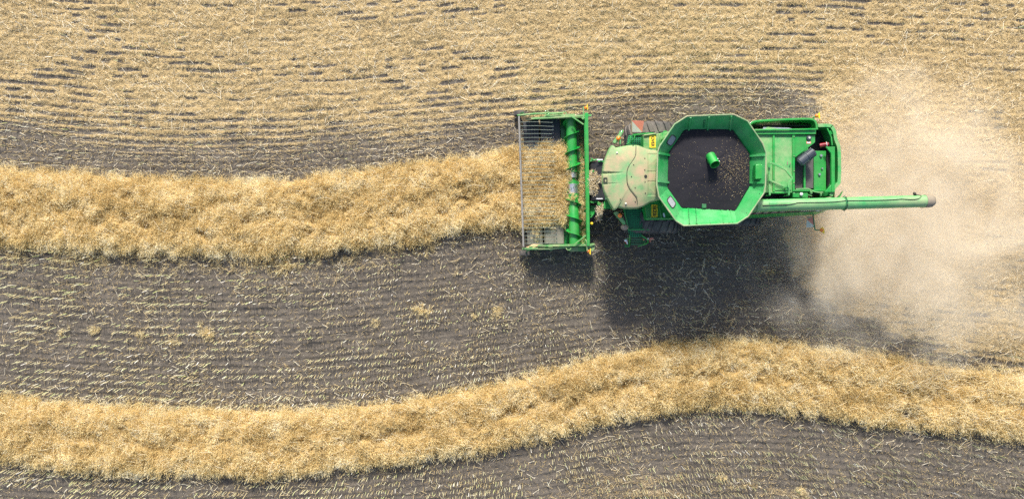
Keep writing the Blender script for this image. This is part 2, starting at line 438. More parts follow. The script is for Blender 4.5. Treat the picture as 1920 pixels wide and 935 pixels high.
def prisms(base, top, r0, r1):
    n = len(base); a = np.array([0, 2 * PI / 3, 4 * PI / 3])
    ring = np.stack([np.cos(a), np.sin(a), 0 * a], 1)[None]
    v = np.concatenate([base[:, None] + ring * r0[:, None, None], top[:, None] + ring * r1[:, None, None]], 1).reshape(-1, 3)
    b = np.arange(n)[:, None] * 6
    q = np.concatenate([b + [0, 1, 4, 3], b + [1, 2, 5, 4], b + [2, 0, 3, 5]], 0); t = b + [3, 4, 5]
    return v, q, t

def build_stubble():
    XS, YS = [], []
    for k in range(-10, 82):
        x = np.cumsum(rng.uniform(1.8, 7.4, 700)) - 30; x = x[x < 1950]
        y = np.full_like(x, k * ROW)
        for _ in range(5): y = k * ROW + rowshift(x, y)
        XS.append(x); YS.append(y + rng.normal(0, 1.3, len(x)) + (vnoise(x / 60, y / 40, 91) - 0.5) * 6)
    X = np.concatenate(XS); Y = np.concatenate(YS)
    c = cover_at(X, Y)
    k = (Y > -20) & (Y < 955) & ~in_windrow(X, Y, -4)
    dens = np.where(c > 0.5, 0.10, 0.92) * (0.14 + 0.86 * sstep(0.38, 0.58, fbm(X / 60, Y / 25, 81, 3)))
    dens *= np.where(Y < 345, 0.35, 1.0)
    k &= rng.random(len(X)) < dens
    X, Y = X[k], Y[k]; n = len(X)
    h = rng.uniform(0.22, 0.40, n); b = np.stack([(X - CX) / K, (CY - Y) / K, ground_z(X, Y) - 0.02], 1)
    t = b + np.stack([rng.normal(0, 0.030, n), rng.normal(-0.03, 0.030, n), h], 1)
    v, q, tr = prisms(b, t, rng.uniform(0.008, 0.013, n), rng.uniform(0.007, 0.012, n))
    tone = np.clip(rng.normal(0.56, 0.25, n), 0, 1)
    o = np_mesh('stubble', v, [q, tr], [M['stub']], attrs={'tone': ('FACE', np.concatenate([np.tile(tone, 3), tone]))})
    tag(o, 'rows of short upright cut stalks standing in the dark soil', 'stubble', kind='stuff')

# ------------------------------------------------------------------ windrows
def sprays(pos, axis, per, rmin, rmax, wid, spread=0.95):
    """tufts of dry pods: pos (n,3), axis (n,3); per slivers each as thin triangles"""
    n = len(pos)
    p = np.repeat(pos, per, 0); ax = np.repeat(axis, per, 0); m = n * per
    d = rng.normal(0, 1, (m, 3)); d /= np.linalg.norm(d, axis=1, keepdims=True)
    d = d * spread + ax; d /= np.linalg.norm(d, axis=1, keepdims=True)
    rad = np.repeat(rng.uniform(0.75, 1.3, n), per)
    r0 = rng.uniform(0.15, 0.75, m) * rad * rmax * 0.8
    L = rng.uniform(rmin, rmax, m) * rad * 0.6
    a = p + d * r0[:, None]
    d2 = d + rng.normal(0, 0.45, (m, 3)); d2 /= np.linalg.norm(d2, axis=1, keepdims=True)
    s = np.cross(d2, rng.normal(0, 1, (m, 3))); s /= np.linalg.norm(s, axis=1, keepdims=True)
    w = rng.uniform(0.6, 1.4, m)[:, None] * wid
    v = np.stack([a - s * w, a + s * w, a + d2 * L[:, None]], 1).reshape(-1, 3)
    f = np.arange(m * 3).reshape(-1, 3)
    return v, f

def plants(pos, dirn, length, per, wid):
    """cut plants lying on the swath: fine pods branching off a stem that runs along dirn"""
    n = len(pos); m = n * per
    dn = dirn / np.linalg.norm(dirn, axis=1, keepdims=True)
    p = np.repeat(pos, per, 0); d = np.repeat(dn, per, 0); L = np.repeat(length, per)
    u = rng.random(m) ** 0.75
    off = rng.normal(0, 1, (m, 3)) * (0.016 + 0.050 * u)[:, None]
    a = p + d * (u * L)[:, None] + off
    a[:, 2] -= 0.10 * u * u * L
    d2 = d * 1.0 + rng.normal(0, 0.62, (m, 3)) + off * 7.0; d2 /= np.linalg.norm(d2, axis=1, keepdims=True)
    s = np.cross(d2, rng.normal(0, 1, (m, 3))); s /= np.linalg.norm(s, axis=1, keepdims=True)
    ll = rng.uniform(0.045, 0.115, m); w = rng.uniform(0.6, 1.4, m)[:, None] * wid
    v = np.stack([a - s * w, a + s * w, a + d2 * ll[:, None]], 1).reshape(-1, 3)
    return v, np.arange(m * 3).reshape(-1, 3)

def windrow(name, te, be, xa, xb, label, hmax, dens, per, lift=None, seed=0, pits=()):
    kz = (CAM_H - 0.35) / CAM_H / K
    # inner mound
    xs = np.arange(xa, xb + 1, 2.5); vs = np.linspace(-1, 1, 61)
    Xg, Vg = np.meshgrid(xs, vs, indexing='ij')
    def height(X, V):
        rag = (fbm(X / 12, V * 3, 101 + seed, 3) - 0.5) * 0.30 + (fbm(X / 70, V * 2, 102 + seed, 2) - 0.5) * 0.26
        e = np.clip(np.abs(V) + np.abs(V) * rag, 0, 1.3)
        prof = np.clip(1 - e ** 5.0, 0, 1) ** 0.5
        h = hmax * prof * (0.88 + 0.42 * (fbm(X / 46, V * 2.6, 111 + seed, 3) - 0.5)) + prof * 0.16 * (fbm(X / 9, V * 8, 113 + seed, 2) - 0.5)
        h -= 0.13 * prof * np.exp(-((V + 0.02 + 0.3 * (fbm(X / 80, V, 115 + seed, 2) - 0.5)) / 0.16) ** 2) * sstep(0.40, 0.62, fbm(X / 30, V * 4, 117 + seed, 3))
        for (px_, pv_, rx_, rv_, dp_) in pits: h = h - dp_ * prof * np.exp(-((X - px_) / rx_) ** 2 - ((V - pv_) / rv_) ** 2)
        if lift is not None: h = h + lift(X) * (prof > 0)
        return h, prof
    def pos(X, V, z):
        Y = (te(X) + be(X)) / 2 + V * (be(X) - te(X)) / 2
        return np.stack([(X - CX) * kz, (CY - Y) * kz, z], -1), Y
    h, pr = height(Xg, Vg * 0.97)
    base, _ = pos(Xg, Vg * 0.93, np.maximum(h - 0.10, -0.05))
    nx, nv = Xg.shape
    i = (np.arange(nx - 1)[:, None] * nv + np.arange(nv - 1)[None]).ravel()
    F1 = np.stack([i, i + 1, i + nv + 1, i + nv], 1); V1 = base.reshape(-1, 3)
    # tufts over it
    area = (xb - xa) * float(np.mean(be(xs) - te(xs))) * kz * kz
    n = int(area * dens)
    X = rng.uniform(xa, xb, n); V = rng.uniform(-1, 1, n)
    hz, pr = height(X, V); k = pr > 0.03
    for (px_, pv_, rx_, rv_, dp_) in pits: k &= rng.random(n) > 3.0 * dp_ * np.exp(-((X - px_) / rx_) ** 2 - ((V - pv_) / rv_) ** 2)
    X, V, hz, pr = X[k], V[k], hz[k], pr[k]; n = len(X)
    p, Y = pos(X, V, np.maximum(hz - 0.05, 0.03))
    out = np.sign(V) * np.abs(V) ** 1.5
    ax = np.stack([rng.normal(-0.15, 0.35, n), -out * 0.95 + rng.normal(0, 0.3, n), 0.75 * np.ones(n)], 1)
    ang = (fbm(X / 55, V * 1.5, 131 + seed, 2) - 0.5) * 2.6 + rng.normal(0, 0.42, n)
    sg = np.where(rng.random(n) < 0.5 + 0.6 * V, -1.0, 1.0)             # heads point to the nearer side
    ax = np.stack([np.sin(ang), sg * np.cos(ang), rng.normal(0.20, 0.16, n) - 0.12 * np.abs(V)], 1)
    p = p - ax * 0.13
    V2, F2 = plants(p, ax, rng.uniform(0.20, 0.42, n), per, 0.0078)
    flow = fbm(X / 40, Y / 14, 121 + seed, 3)
    clump = np.clip(0.56 + (flow - 0.5) * 0.9 + rng.normal(0, 0.17, n) - 0.10 * (1 - np.abs(V)), 0, 1)
    tone = np.clip(np.repeat(clump, per) + rng.normal(0, 0.10, n * per), 0, 1)
    if not seed:         # plants that slid off onto the soil along the lower edge
        ns = 190; Xs = np.concatenate([rng.uniform(0, 640, 150), rng.uniform(640, 940, 40)]); Ys = be(Xs) + np.abs(rng.normal(4, 13, ns)) + 2
        ps = np.stack([(Xs - CX) / K, (CY - Ys) / K, ground_z(Xs, Ys) + 0.05], 1); ag = rng.normal(0, 0.9, ns) - PI / 2 * rng.choice([1, -1], ns, p=[.7, .3])
        Vs, Fs = plants(ps, np.stack([np.cos(ag), np.sin(ag), rng.uniform(0, .3, ns)], 1), rng.uniform(.2, .42, ns), 40, 0.0058)
        F2 = np.concatenate([F2, Fs + len(V2)]); V2 = np.concatenate([V2, Vs]); tone = np.concatenate([tone, np.clip(rng.normal(.45, .2, len(Fs)), 0, 1)])
    # long bent stalks
    m = int(area * 14) + (900 if seed else 0)
    X = rng.uniform(xa, xb, m)
    if seed: X[-900:] = rng.uniform(1660, 1940, 900)
    V = rng.uniform(-0.9, 0.9, m); hz, pr = height(X, V)
    p, Y = pos(X, V, hz + 0.03)
    a = rng.normal(0, 0.6, m) + rng.integers(0, 2, m) * PI
    d = np.stack([np.cos(a), np.sin(a), rng.uniform(-0.2, 0.25, m)], 1)
    V3, F3 = strips(p, d, rng.uniform(0.15, 0.45, m), rng.uniform(0.006, 0.012, m), rng.uniform(-1, 1, m))
    t3 = np.clip(rng.normal(0.8, 0.2, m), 0, 1)
    v = np.concatenate([V1, V2, V3])
    q = np.concatenate([F1, F3 + len(V1) + len(V2)]); t = F2 + len(V1)
    midx = np.concatenate([np.zeros(len(F1)), np.ones(len(F3)), np.ones(len(F2))])
    tn = np.concatenate([np.zeros(len(F1)), t3, t3, tone])
    o = np_mesh(name, v, [q, t], [M['under'], M['pods']], midx=midx, attrs={'tone': ('FACE', tn)})
    return tag(o, label, 'windrow', 'windrows of cut rapeseed', 'stuff')

build_litter()
build_stubble()
lift1 = lambda X: 0.50 * sstep(940, 1040, X)
hollow = lambda n_, xa_, xb_, va_, vb_: [(rng.uniform(xa_, xb_), rng.uniform(va_, vb_), rng.uniform(6, 15), rng.uniform(.05, .10), rng.uniform(.09, .22)) for _ in range(n_)]
windrow('windrow', w1t, w1b, -30, 1066, 'cut rapeseed windrow being fed into the pickup header of the harvester', 0.50, 100, 52, lift1, 0, hollow(46, 0, 930, 0.0, .50) + hollow(18, 0, 930, -.6, 0))
windrow('windrow', w2t, w2b, -30, 1950, 'long curving cut rapeseed windrow across the bottom, not yet picked up', 0.50, 100, 52, None, 7, [(1712, 0.66, 24, 0.30, .36), (1752, 0.05, 18, 0.40, .26), (1800, -0.55, 50, .25, .18), (1172, .05, 12, .15, .2), (1690, -.1, 14, .2, .15)] + hollow(46, 0, 1640, -.12, .25) + hollow(16, 0, 1900, -.6, .6))

# loose tufts lying on the bare soil
def tuft(x, y, r, label, squash=1.0, ang=0.0, dens=1.0):
    n = int(26 * (r / 0.3) ** 2 * dens) + 5
    a = rng.uniform(0, 2 * PI, n); q = np.sqrt(rng.random(n)) * r * rng.uniform(0.6, 1.15, n)
    lx, ly = np.cos(a) * q, np.sin(a) * q * squash
    px = lx * math.cos(ang) - ly * math.sin(ang); py = lx * math.sin(ang) + ly * math.cos(ang)
    c = P(x, y)
    p = np.stack([px, py, np.full(n, 0.02) + 0.07 * (1 - (q / r).clip(0, 1))], 1)
    ax = np.stack([rng.normal(0, 0.7, n), rng.normal(0, 0.7, n), np.full(n, 0.35)], 1)
    v, f = sprays(p, ax, 26, 0.05, 0.14, 0.0050, 1.0)
    tone = np.clip(rng.normal(0.62, 0.2, len(f)), 0, 1)
    o = np_mesh('straw_tuft', v, f, [M['pods']], attrs={'tone': ('FACE', tone)})
    o.location = (c.x, c.y, float(ground_z(np.array([x]), np.array([y]))[0]))
    tag(o, label, 'straw tuft', 'loose straw tufts on the bare soil')
tuft(386, 622, 0.42, 'largest pale straw tuft on the stubble left of the middle, dense and comma shaped', 0.55, -0.9)
tuft(328, 640, 0.24, 'faint straw tuft just left of and below the comma shaped tuft', 0.6)
tuft(268, 627, 0.22, 'small rounded straw tuft third from the left edge', 0.9)
tuft(176, 618, 0.34, 'thin wide straw tuft second from the left edge', 0.45, 0.1, 0.7)
tuft(122, 620, 0.22, 'slim slanting straw tuft nearest the left edge', 0.45, 0.7, 0.7)
tuft(792, 582, 0.40, 'dense straw tuft on the stubble between the two windrows, left of the header', 0.7, -0.3)
tuft(930, 583, 0.30, 'straw tuft on the stubble closest below the pickup header', 0.8, 0.4)
tuft(705, 606, 0.20, 'small straw tuft left of the dense tuft between the windrows', 0.8)
tuft(890, 592, 0.17, 'tiny straw tuft just left of the tuft below the header', 0.7, 0, 0.8)
tuft(536, 500, 0.45, 'straggling straw tuft at the lower foot of the upper windrow', 0.6, 0.8, 0.8)
tuft(1440, 508, 0.26, 'round straw tuft in the shadow behind the harvester', 0.9, 0, 0.55)
tuft(1500, 918, 0.28, 'pale straw tuft at the bottom edge below the lower windrow', 0.6, 0, 0.8)
tuft(1354, 893, 0.24, 'small straw tuft among stubble below the bend of the lower windrow', 0.6, 0.3, 0.8)
# ------------------------------------------------------------------ the harvester
class MB:
    def __init__(s): s.v = []; s.f = []; s.mi = []; s.m = 0
    def face(s, idx): s.f.append(tuple(idx)); s.mi.append(s.m)
    def add(s, vs, fs):
        o = len(s.v); s.v += [Vector(p) for p in vs]
        for f in fs: s.face([i + o for i in f])
        return s
    def hexa(s, b, t):
        n = len(b)
        fs = [tuple(range(n))[::-1], tuple(range(n, 2 * n))] + [(i, (i + 1) % n, n + (i + 1) % n, n + i) for i in range(n)]
        return s.add(list(b) + list(t), fs)
    def box(s, x0, x1, y0, y1, z0, z1):
        q = [(x0, y0), (x1, y0), (x1, y1), (x0, y1)]
        return s.hexa([(x, y, z0) for x, y in q], [(x, y, z1) for x, y in q])
    def prism(s, poly, z0, z1=None):
        """poly: 3D top points (z1 None) or 2D"""
        if z1 is None: t = [Vector(p) for p in poly]; b = [Vector((p[0], p[1], z0)) for p in poly]
        else: b = [Vector((p[0], p[1], z0)) for p in poly]; t = [Vector((p[0], p[1], z1)) for p in poly]
        a = sum(t[i].x * t[(i + 1) % len(t)].y - t[(i + 1) % len(t)].x * t[i].y for i in range(len(t)))
        if a < 0: b, t = b[::-1], t[::-1]
        return s.hexa(b, t)
    def plate(s, pts, th):
        pts = [Vector(p) for p in pts]
        n = (pts[1] - pts[0]).cross(pts[-1] - pts[0])
        if n.length < 1e-9: n = (pts[2] - pts[1]).cross(pts[0] - pts[1])
        n.normalize()
        return s.hexa([p - n * th for p in pts], pts)
    def bar(s, p, q, wd, ht, up=(0, 0, 1)):
        p, q = Vector(p), Vector(q); d = (q - p).normalized(); u = Vector(up)
        sd = d.cross(u)
        if sd.length < 1e-5: sd = d.cross(Vector((0, 1, 0)))
        sd.normalize(); u = sd.cross(d)
        c = [(-1, -1), (1, -1), (1, 1), (-1, 1)]
        return s.hexa([p + sd * a * wd / 2 + u * b * ht / 2 for a, b in c], [q + sd * a * wd / 2 + u * b * ht / 2 for a, b in c])
    def tube(s, pts, r, seg=10, r1=None):
        pts = [Vector(p) for p in pts]; n = len(pts); o = len(s.v); prev = None
        for i, p in enumerate(pts):
            d = (pts[min(i + 1, n - 1)] - pts[max(i - 1, 0)]).normalized()
            if prev is None:
                a = Vector((0, 0, 1)) if abs(d.z) < 0.9 else Vector((0, 1, 0))
            else: a = prev
            sd = d.cross(a).normalized(); u = sd.cross(d); prev = u
            rr = r if r1 is None else r + (r1 - r) * i / (n - 1)
            for k in range(seg):
                t = 2 * PI * k / seg
                s.v.append(p + (sd * math.cos(t) + u * math.sin(t)) * rr)
        for i in range(n - 1):
            for k in range(seg):
                s.face((o + i * seg + k, o + i * seg + (k + 1) % seg, o + (i + 1) * seg + (k + 1) % seg, o + (i + 1) * seg + k))
        s.face([o + k for k in range(seg)][::-1]); s.face([o + (n - 1) * seg + k for k in range(seg)])
        return s
    def lathe(s, p, q, prof, seg=28, cap=True):
        """prof: (t along p->q, radius)"""
        p, q = Vector(p), Vector(q); d = (q - p).normalized()
        a = Vector((0, 0, 1)) if abs(d.z) < 0.9 else Vector((1, 0, 0))
        sd = d.cross(a).normalized(); u = sd.cross(d); o = len(s.v); n = len(prof)
        for t, r in prof:
            for k in range(seg):
                th = 2 * PI * k / seg
                s.v.append(p + (q - p) * t + (sd * math.cos(th) + u * math.sin(th)) * r)
        for i in range(n - 1):
            for k in range(seg):
                s.face((o + i * seg + k, o + i * seg + (k + 1) % seg, o + (i + 1) * seg + (k + 1) % seg, o + (i + 1) * seg + k))
        if cap:
            s.face([o + k for k in range(seg)][::-1]); s.face([o + (n - 1) * seg + k for k in range(seg)])
        return s
    def ball(s, c, r, seg=14, rings=8, sq=(1, 1, 1)):
        c = Vector(c); o = len(s.v)
        for i in range(1, rings):
            ph = PI * i / rings
            for k in range(seg):
                th = 2 * PI * k / seg
                s.v.append(c + Vector((math.sin(ph) * math.cos(th) * sq[0], math.sin(ph) * math.sin(th) * sq[1], math.cos(ph) * sq[2])) * r)
        s.v += [c + Vector((0, 0, r * sq[2])), c - Vector((0, 0, r * sq[2]))]; a, b = len(s.v) - 2, len(s.v) - 1
        for i in range(rings - 2):
            for k in range(seg):
                s.face((o + i * seg + k, o + (i + 1) * seg + k, o + (i + 1) * seg + (k + 1) % seg, o + i * seg + (k + 1) % seg))
        for k in range(seg):
            s.face((a, o + k, o + (k + 1) % seg)); s.face((b, o + (rings - 2) * seg + (k + 1) % seg, o + (rings - 2) * seg + k))
        return s
    def torus(s, c, ax, R_, r, seg=24, sub=8):
        c, ax = Vector(c), Vector(ax).normalized()
        a = Vector((0, 0, 1)) if abs(ax.z) < 0.9 else Vector((1, 0, 0))
        e1 = ax.cross(a).normalized(); e2 = ax.cross(e1); o = len(s.v)
        for i in range(seg):
            t = 2 * PI * i / seg; rd = e1 * math.cos(t) + e2 * math.sin(t)
            for k in range(sub):
                f = 2 * PI * k / sub
                s.v.append(c + rd * (R_ + r * math.cos(f)) + ax * r * math.sin(f))
        for i in range(seg):
            for k in range(sub):
                s.face((o + i * sub + k, o + ((i + 1) % seg) * sub + k, o + ((i + 1) % seg) * sub + (k + 1) % sub, o + i * sub + (k + 1) % sub))
        return s
    def build(s, name, mats, parent=None, bevel=0.0, angle=35, label=None, flat=False):
        if not isinstance(mats, (list, tuple)): mats = [mats]
        me = bpy.data.meshes.new(name)
        org = Vector(BASE) if parent is not None else Vector((0, 0, 0))
        me.from_pydata([tuple(v - org) for v in s.v], [], s.f)
        for m in mats: me.materials.append(M[m])
        me.polygons.foreach_set('material_index', s.mi)
        me.polygons.foreach_set('use_smooth', [not flat] * len(s.f))
        bm = bmesh.new(); bm.from_mesh(me); bmesh.ops.recalc_face_normals(bm, faces=bm.faces); bm.to_mesh(me); bm.free()
        if not flat: me.set_sharp_from_angle(angle=R(angle))
        o = bpy.data.objects.new(name, me); C.objects.link(o)
        if parent is not None: o.parent = parent
        if bevel:
            b = o.modifiers.new('bevel', 'BEVEL'); b.width = bevel; b.segments = 2; b.limit_method = 'ANGLE'; b.angle_limit = R(40)
            b.harden_normals = False
        if label: o['label'] = label
        return o

BASE = (6.4, 2.52, 0.0)
H = bpy.data.objects.new('combine_harvester', None); C.objects.link(H); H.location = BASE
tag(H, 'green combine harvester with pickup header, open tank of black seed and folded back unloading auger', 'combine harvester')

def P3(l, z): return [P(a, b, z) for a, b in l]
def bez(pts, n=6):
    """rounded polyline: corners cut smoothly (Chaikin)"""
    pts = [Vector(p) for p in pts]
    for _ in range(n):
        o = [pts[0]]
        for a, b in zip(pts[:-1], pts[1:]): o += [a * .75 + b * .25, a * .25 + b * .75]
        o.append(pts[-1]); pts = o
    return pts

# ---- chassis and body under everything
b = MB()
b.box(4.1, 9.9, 1.55, 3.50, 0.85, 2.15)                       # threshing housing between the wheels
b.prism([(5.15, 1.02), (10.0, 1.42), (10.0, 3.75), (5.15, 3.93)], 2.17, 2.58)
b.prism([(5.0, 1.45), (7.9, 1.45), (7.9, 3.70), (5.0, 3.70)], 2.59, 3.22)   # grain tank walls
b.build('body', 'green', H, 0.03)
# front axle, rear axle
b = MB(); b.bar((5.0, 1.0, 0.98), (5.0, 4.1, 0.98), 0.36, 0.36); b.build('front_axle', 'green_dark', H, 0.02)
b = MB(); b.bar((8.35, 1.1, 0.72), (8.35, 3.95, 0.72), 0.22, 0.22); b.bar((8.35, 2.52, 0.72), (8.35, 2.52, 1.2), 0.3, 0.3); b.build('rear_axle', 'green_dark', H, 0.02)

def wheel(cx, cy, rad, wd, nl, side, hub):
    rim = MB(); y0, y1 = cy - wd * 0.42, cy + wd * 0.42
    yo = cy + side * wd * 0.42
    rim.lathe((cx, y0, rad), (cx, y1, rad), [(0, rad * 0.50), (0.0, rad * 0.58), (0.12, rad * 0.54), (0.5, rad * 0.50), (0.88, rad * 0.54), (1, rad * 0.58), (1, rad * 0.50), (0.75, rad * 0.42), (0.7, 0.05)], 32)
    rim.lathe((cx, cy, rad), (cx, yo, rad), [(0, 0.22), (0.9, 0.2), (1.0, 0.14)], 16)
    w_ = rim.build('wheel', 'rim', H)
    t = MB()
    t.lathe((cx, cy - wd / 2, rad), (cx, cy + wd / 2, rad),
            [(0.08, rad * 0.56), (0.0, rad * 0.68), (0.0, rad * 0.82), (0.05, rad * 0.905), (0.16, rad * 0.945), (0.5, rad * 0.955), (0.84, rad * 0.945), (0.95, rad * 0.905), (1.0, rad * 0.82), (1.0, rad * 0.68), (0.92, rad * 0.56)], 64, cap=False)
    def pt(th, y, rr): return Vector((cx + rr * math.sin(th), y, rad + rr * math.cos(th)))
    for h in (-1, 1):
        for k in range(nl):
            th0 = 2 * PI * (k + (0.5 if h > 0 else 0)) / nl
            for j in range(3):
                u0, u1 = [(0.0, 0.40), (0.40, 0.78), (0.78, 1.0)][j]
                ya, yb = cy + h * u0 * wd / 2, cy + h * u1 * wd / 2
                ta, tb = th0 - 0.17 * u0, th0 - 0.17 * u1
                ra, rb = [(1.0, 1.0), (1.0, 0.985), (0.985, 0.90)][j]
                q = 0.30 * 2 * PI / nl * (1.05 - 0.15 * j)
                ba, bb = rad * 0.93, rad * (0.93 if j < 2 else 0.84)
                t.hexa([pt(ta - q, ya, ba), pt(ta + q, ya, ba), pt(tb + q, yb, bb), pt(tb - q, yb, bb)],
                       [pt(ta - q * .75, ya, rad * ra), pt(ta + q * .75, ya, rad * ra), pt(tb + q * .75, yb, rad * rb), pt(tb - q * .75, yb, rad * rb)])
    t.build('tyre', 'rubber', w_, angle=30)
wheel(5.02, 4.07, 0.98, 0.80, 20, 1, 'rim'); wheel(5.02, 0.98, 0.98, 0.80, 20, -1, 'rim')
wheel(8.35, 3.95, 0.70, 0.48, 18, 1, 'rim'); wheel(8.35, 1.10, 0.70, 0.48, 18, -1, 'rim')

# ---- fenders with the oversize signs
def sign(txt, cx, cy, z, wx, wy, parent, rot):
    p = MB(); c = P(cx, cy, z); p.box(c.x - wx / 2, c.x + wx / 2, c.y - wy / 2, c.y + wy / 2, z, z + 0.012)
    pl = p.build('warning_sign', 'yellow', parent, 0.004)
    fc = bpy.data.curves.new('lettering', 'FONT'); fc.body = txt; fc.size = 0.15; fc.align_x = 'CENTER'; fc.align_y = 'CENTER'
    fc.extrude = 0.002; fc.offset = 0.003; fc.space_character = 1.0
    fo = bpy.data.objects.new('lettering', fc); C.objects.link(fo)
    me = bpy.data.meshes.new_from_object(fo.evaluated_get(bpy.context.evaluated_depsgraph_get()))
    bpy.data.objects.remove(fo); bpy.data.curves.remove(fc)
    me.materials.clear(); me.materials.append(M['ink'])
    o = bpy.data.objects.new('lettering', me); C.objects.link(o); o.parent = pl
    o.location = (c.x - BASE[0], c.y - BASE[1], z + 0.017); o.rotation_euler = (0, 0, rot)
    w = max(v.co.x for v in me.vertices) - min(v.co.x for v in me.vertices)
    o.scale = (wy * 0.82 / w, 1.0, 1)
    return pl
b = MB(); q = [(1206.5, 253.5), (1231, 251), (1256, 246), (1262, 250), (1240, 300), (1206, 285)]
b.prism(P3(q, 2.60), 2.12); b.bar(P(1236.5, 251, 2.64), P(1232.5, 281, 2.64), 0.05, 0.05); b.bar(P(1207, 254, 2.64), P(1231, 250.5, 2.64), 0.05, 0.06)
f1 = b.build('fender', ['green_dusty'], H, 0.02)
sign('OVER', 1223.5, 265.5, 2.605, 0.21, 0.42, f1, -PI / 2)
b = MB(); q = [(1208, 383), (1246, 360), (1290, 400), (1270, 411), (1213, 412)]
b.prism(P3(q, 2.60), 2.12); b.bar(P(1210, 409, 2.63), P(1270, 409, 2.63), 0.05, 0.05); b.bar(P(1236, 385, 2.63), P(1240, 409, 2.63), 0.05, 0.05)
b.m = 1; b.bar(P(1244, 399, 2.63), P(1246, 407, 2.63), 0.06, 0.03)
f2 = b.build('fender', ['green', 'white'], H, 0.015)
sign('SIZE', 1227, 395.5, 2.605, 0.21, 0.42, f2, -PI / 2)

# ---- cab
b = MB()
b.prism([(3.30, 1.75), (3.30, 3.10), (4.55, 3.25), (4.55, 1.70)], 1.75, 3.36)
cab = b.build('cab', 'glass', H, 0.04)
b = MB()
for x, y in ((3.30, 1.74), (3.30, 3.11), (4.54, 3.26), (4.54, 1.69)): b.bar((x, y, 1.70), (x, y, 3.37), 0.08, 0.08)
b.prism([(3.26, 1.70), (3.26, 3.15), (4.6, 3.30), (4.6, 1.62)], 1.62, 1.75)
b.build('cab_frame', 'green_dark', cab, 0.01)
out = [(1147, 271), (1141, 280), (1136, 293), (1131.5, 306), (1129.5, 320), (1129, 336), (1130, 350), (1132.5, 360), (1137, 370), (1143, 382), (1150, 394), (1155, 393.5), (1157.5, 388.5),
       (1168, 391), (1182, 391.8), (1195.5, 391), (1206, 387.6), (1219.5, 380), (1240, 374), (1246, 330), (1244, 286), (1231, 280.6), (1218, 279), (1207, 275), (1197, 271.2), (1187, 270.6), (1176, 271.6), (1160, 274.6), (1154, 275.5), (1151, 272)]
ZR = 3.62
def roof():
    pts = [P(a, c, ZR) for a, c in out]; n0 = len(pts); L = []
    for i in range(n0):
        a, c = pts[i], pts[(i + 1) % n0]; m = max(1, int((c - a).length / 0.022))
        L += [a.lerp(c, k / m) for k in range(m)]
    cen = P(1190, 331, ZR); rings = 56; n = len(L); V = []; F = []
    def z_at(p, t):
        z = ZR + 0.12 - 0.16 * t ** 3
        if t > 0.955: z -= 0.10 * ((t - 0.955) / 0.045) ** 2
        k = (CAM_H - ZR) / CAM_H / K; px = p.x / k + CX; py = CY - p.y / k
        # pressed ribs at the front
        for y0, wd, dep, ln in ((324.5, 3.6, 0.10, 42), (344.5, 1.3, 0.05, 38), (369, 1.5, 0.06, 18), (298.5, 1.5, -0.025, 24)):
            u = (px - 1129) / ln
            if u < 1: z -= dep * (1 - max(u, 0)) * max(0.0, 1 - abs(py - y0) / (wd * (1.05 - max(u, 0)))) ** 0.7
        # raised centre panel behind the curved seam
        sx_ = np.interp(py, [271, 292, 312, 328, 345, 355, 371, 391], [1192.5, 1192, 1179, 1175, 1176, 1181, 1194, 1195])
        z += 0.022 * float(sstep(-0.8, 0.8, px - sx_))
        # hatch at the back
        if px > 1213 and abs(py - 328) < 40:
            dd = min(px - 1213, 40 - abs(py - 328)); z -= 0.016 * float(sstep(0, 1.5, dd))
        for yl in (322.5, 341):
            if px > 1212.5 and abs(py - yl) < 0.8: z -= 0.014
        return z
    V.append(Vector((cen.x, cen.y, z_at(cen, 0))))
    for r in range(1, rings + 1):
        t = 1 - (1 - r / rings) ** 1.15
        for p in L:
            q = cen.lerp(p, t); V.append(Vector((q.x, q.y, z_at(q, t))))
    for p in L: V.append(Vector((cen.x + (p.x - cen.x) * 0.985, cen.y + (p.y - cen.y) * 0.985, ZR - 0.26)))
    V.append(Vector((cen.x, cen.y, ZR - 0.26)))
    for k in range(n): F.append((0, 1 + k, 1 + (k + 1) % n))
    for r in range(rings):
        a = 1 + r * n; c = 1 + (r + 1) * n
        for k in range(n): F.append((a + k, c + k, c + (k + 1) % n, a + (k + 1) % n))
    a = 1 + rings * n
    for k in range(n): F.append((a + k, len(V) - 1, a + (k + 1) % n))
    m = MB(); m.add(V, F)
    return m, z_at
rm, zf = roof()
rf = rm.build('cab_roof', 'green_roof', H, angle=50)
from mathutils.bvhtree import BVHTree
_bv = BVHTree.FromPolygons([tuple(v) for v in rm.v], rm.f)
def zr(px, py):
    q = P(px, py, ZR + 0.05); hit = _bv.ray_cast(Vector((q.x, q.y, 9)), Vector((0, 0, -1)))
    return hit[0].z if hit[0] is not None else ZR
for a, c in ((1157, 286.5), (1173.5, 381.5)): q = P(a, c, zr(a, c) + 0.02); MB().ball(q, 0.032, sq=(1, 1, .6)).build('roof_antenna', 'wwhite', rf)
b = MB()
for a, c in ((1188, 309), (1209, 297), (1209, 318.5), (1184, 331), (1191, 352), (1209.5, 341), (1210, 362), (1191, 378), (1187, 272.8), (1163, 373.5)):
    q = P(a, c, zr(a, c)); MB().lathe(q, q + Vector((0, 0, .022)), [(0, .018), (1, .013)], 10).build('roof_bolt', 'ink', rf)
b = MB(); b.lathe(P(1210.5, 330.5, zr(1210, 330)), P(1210.5, 330.5, zr(1210, 330) + .03), [(0, .05), (1, .04)], 14)
b.build('roof_cap', 'ink', rf)
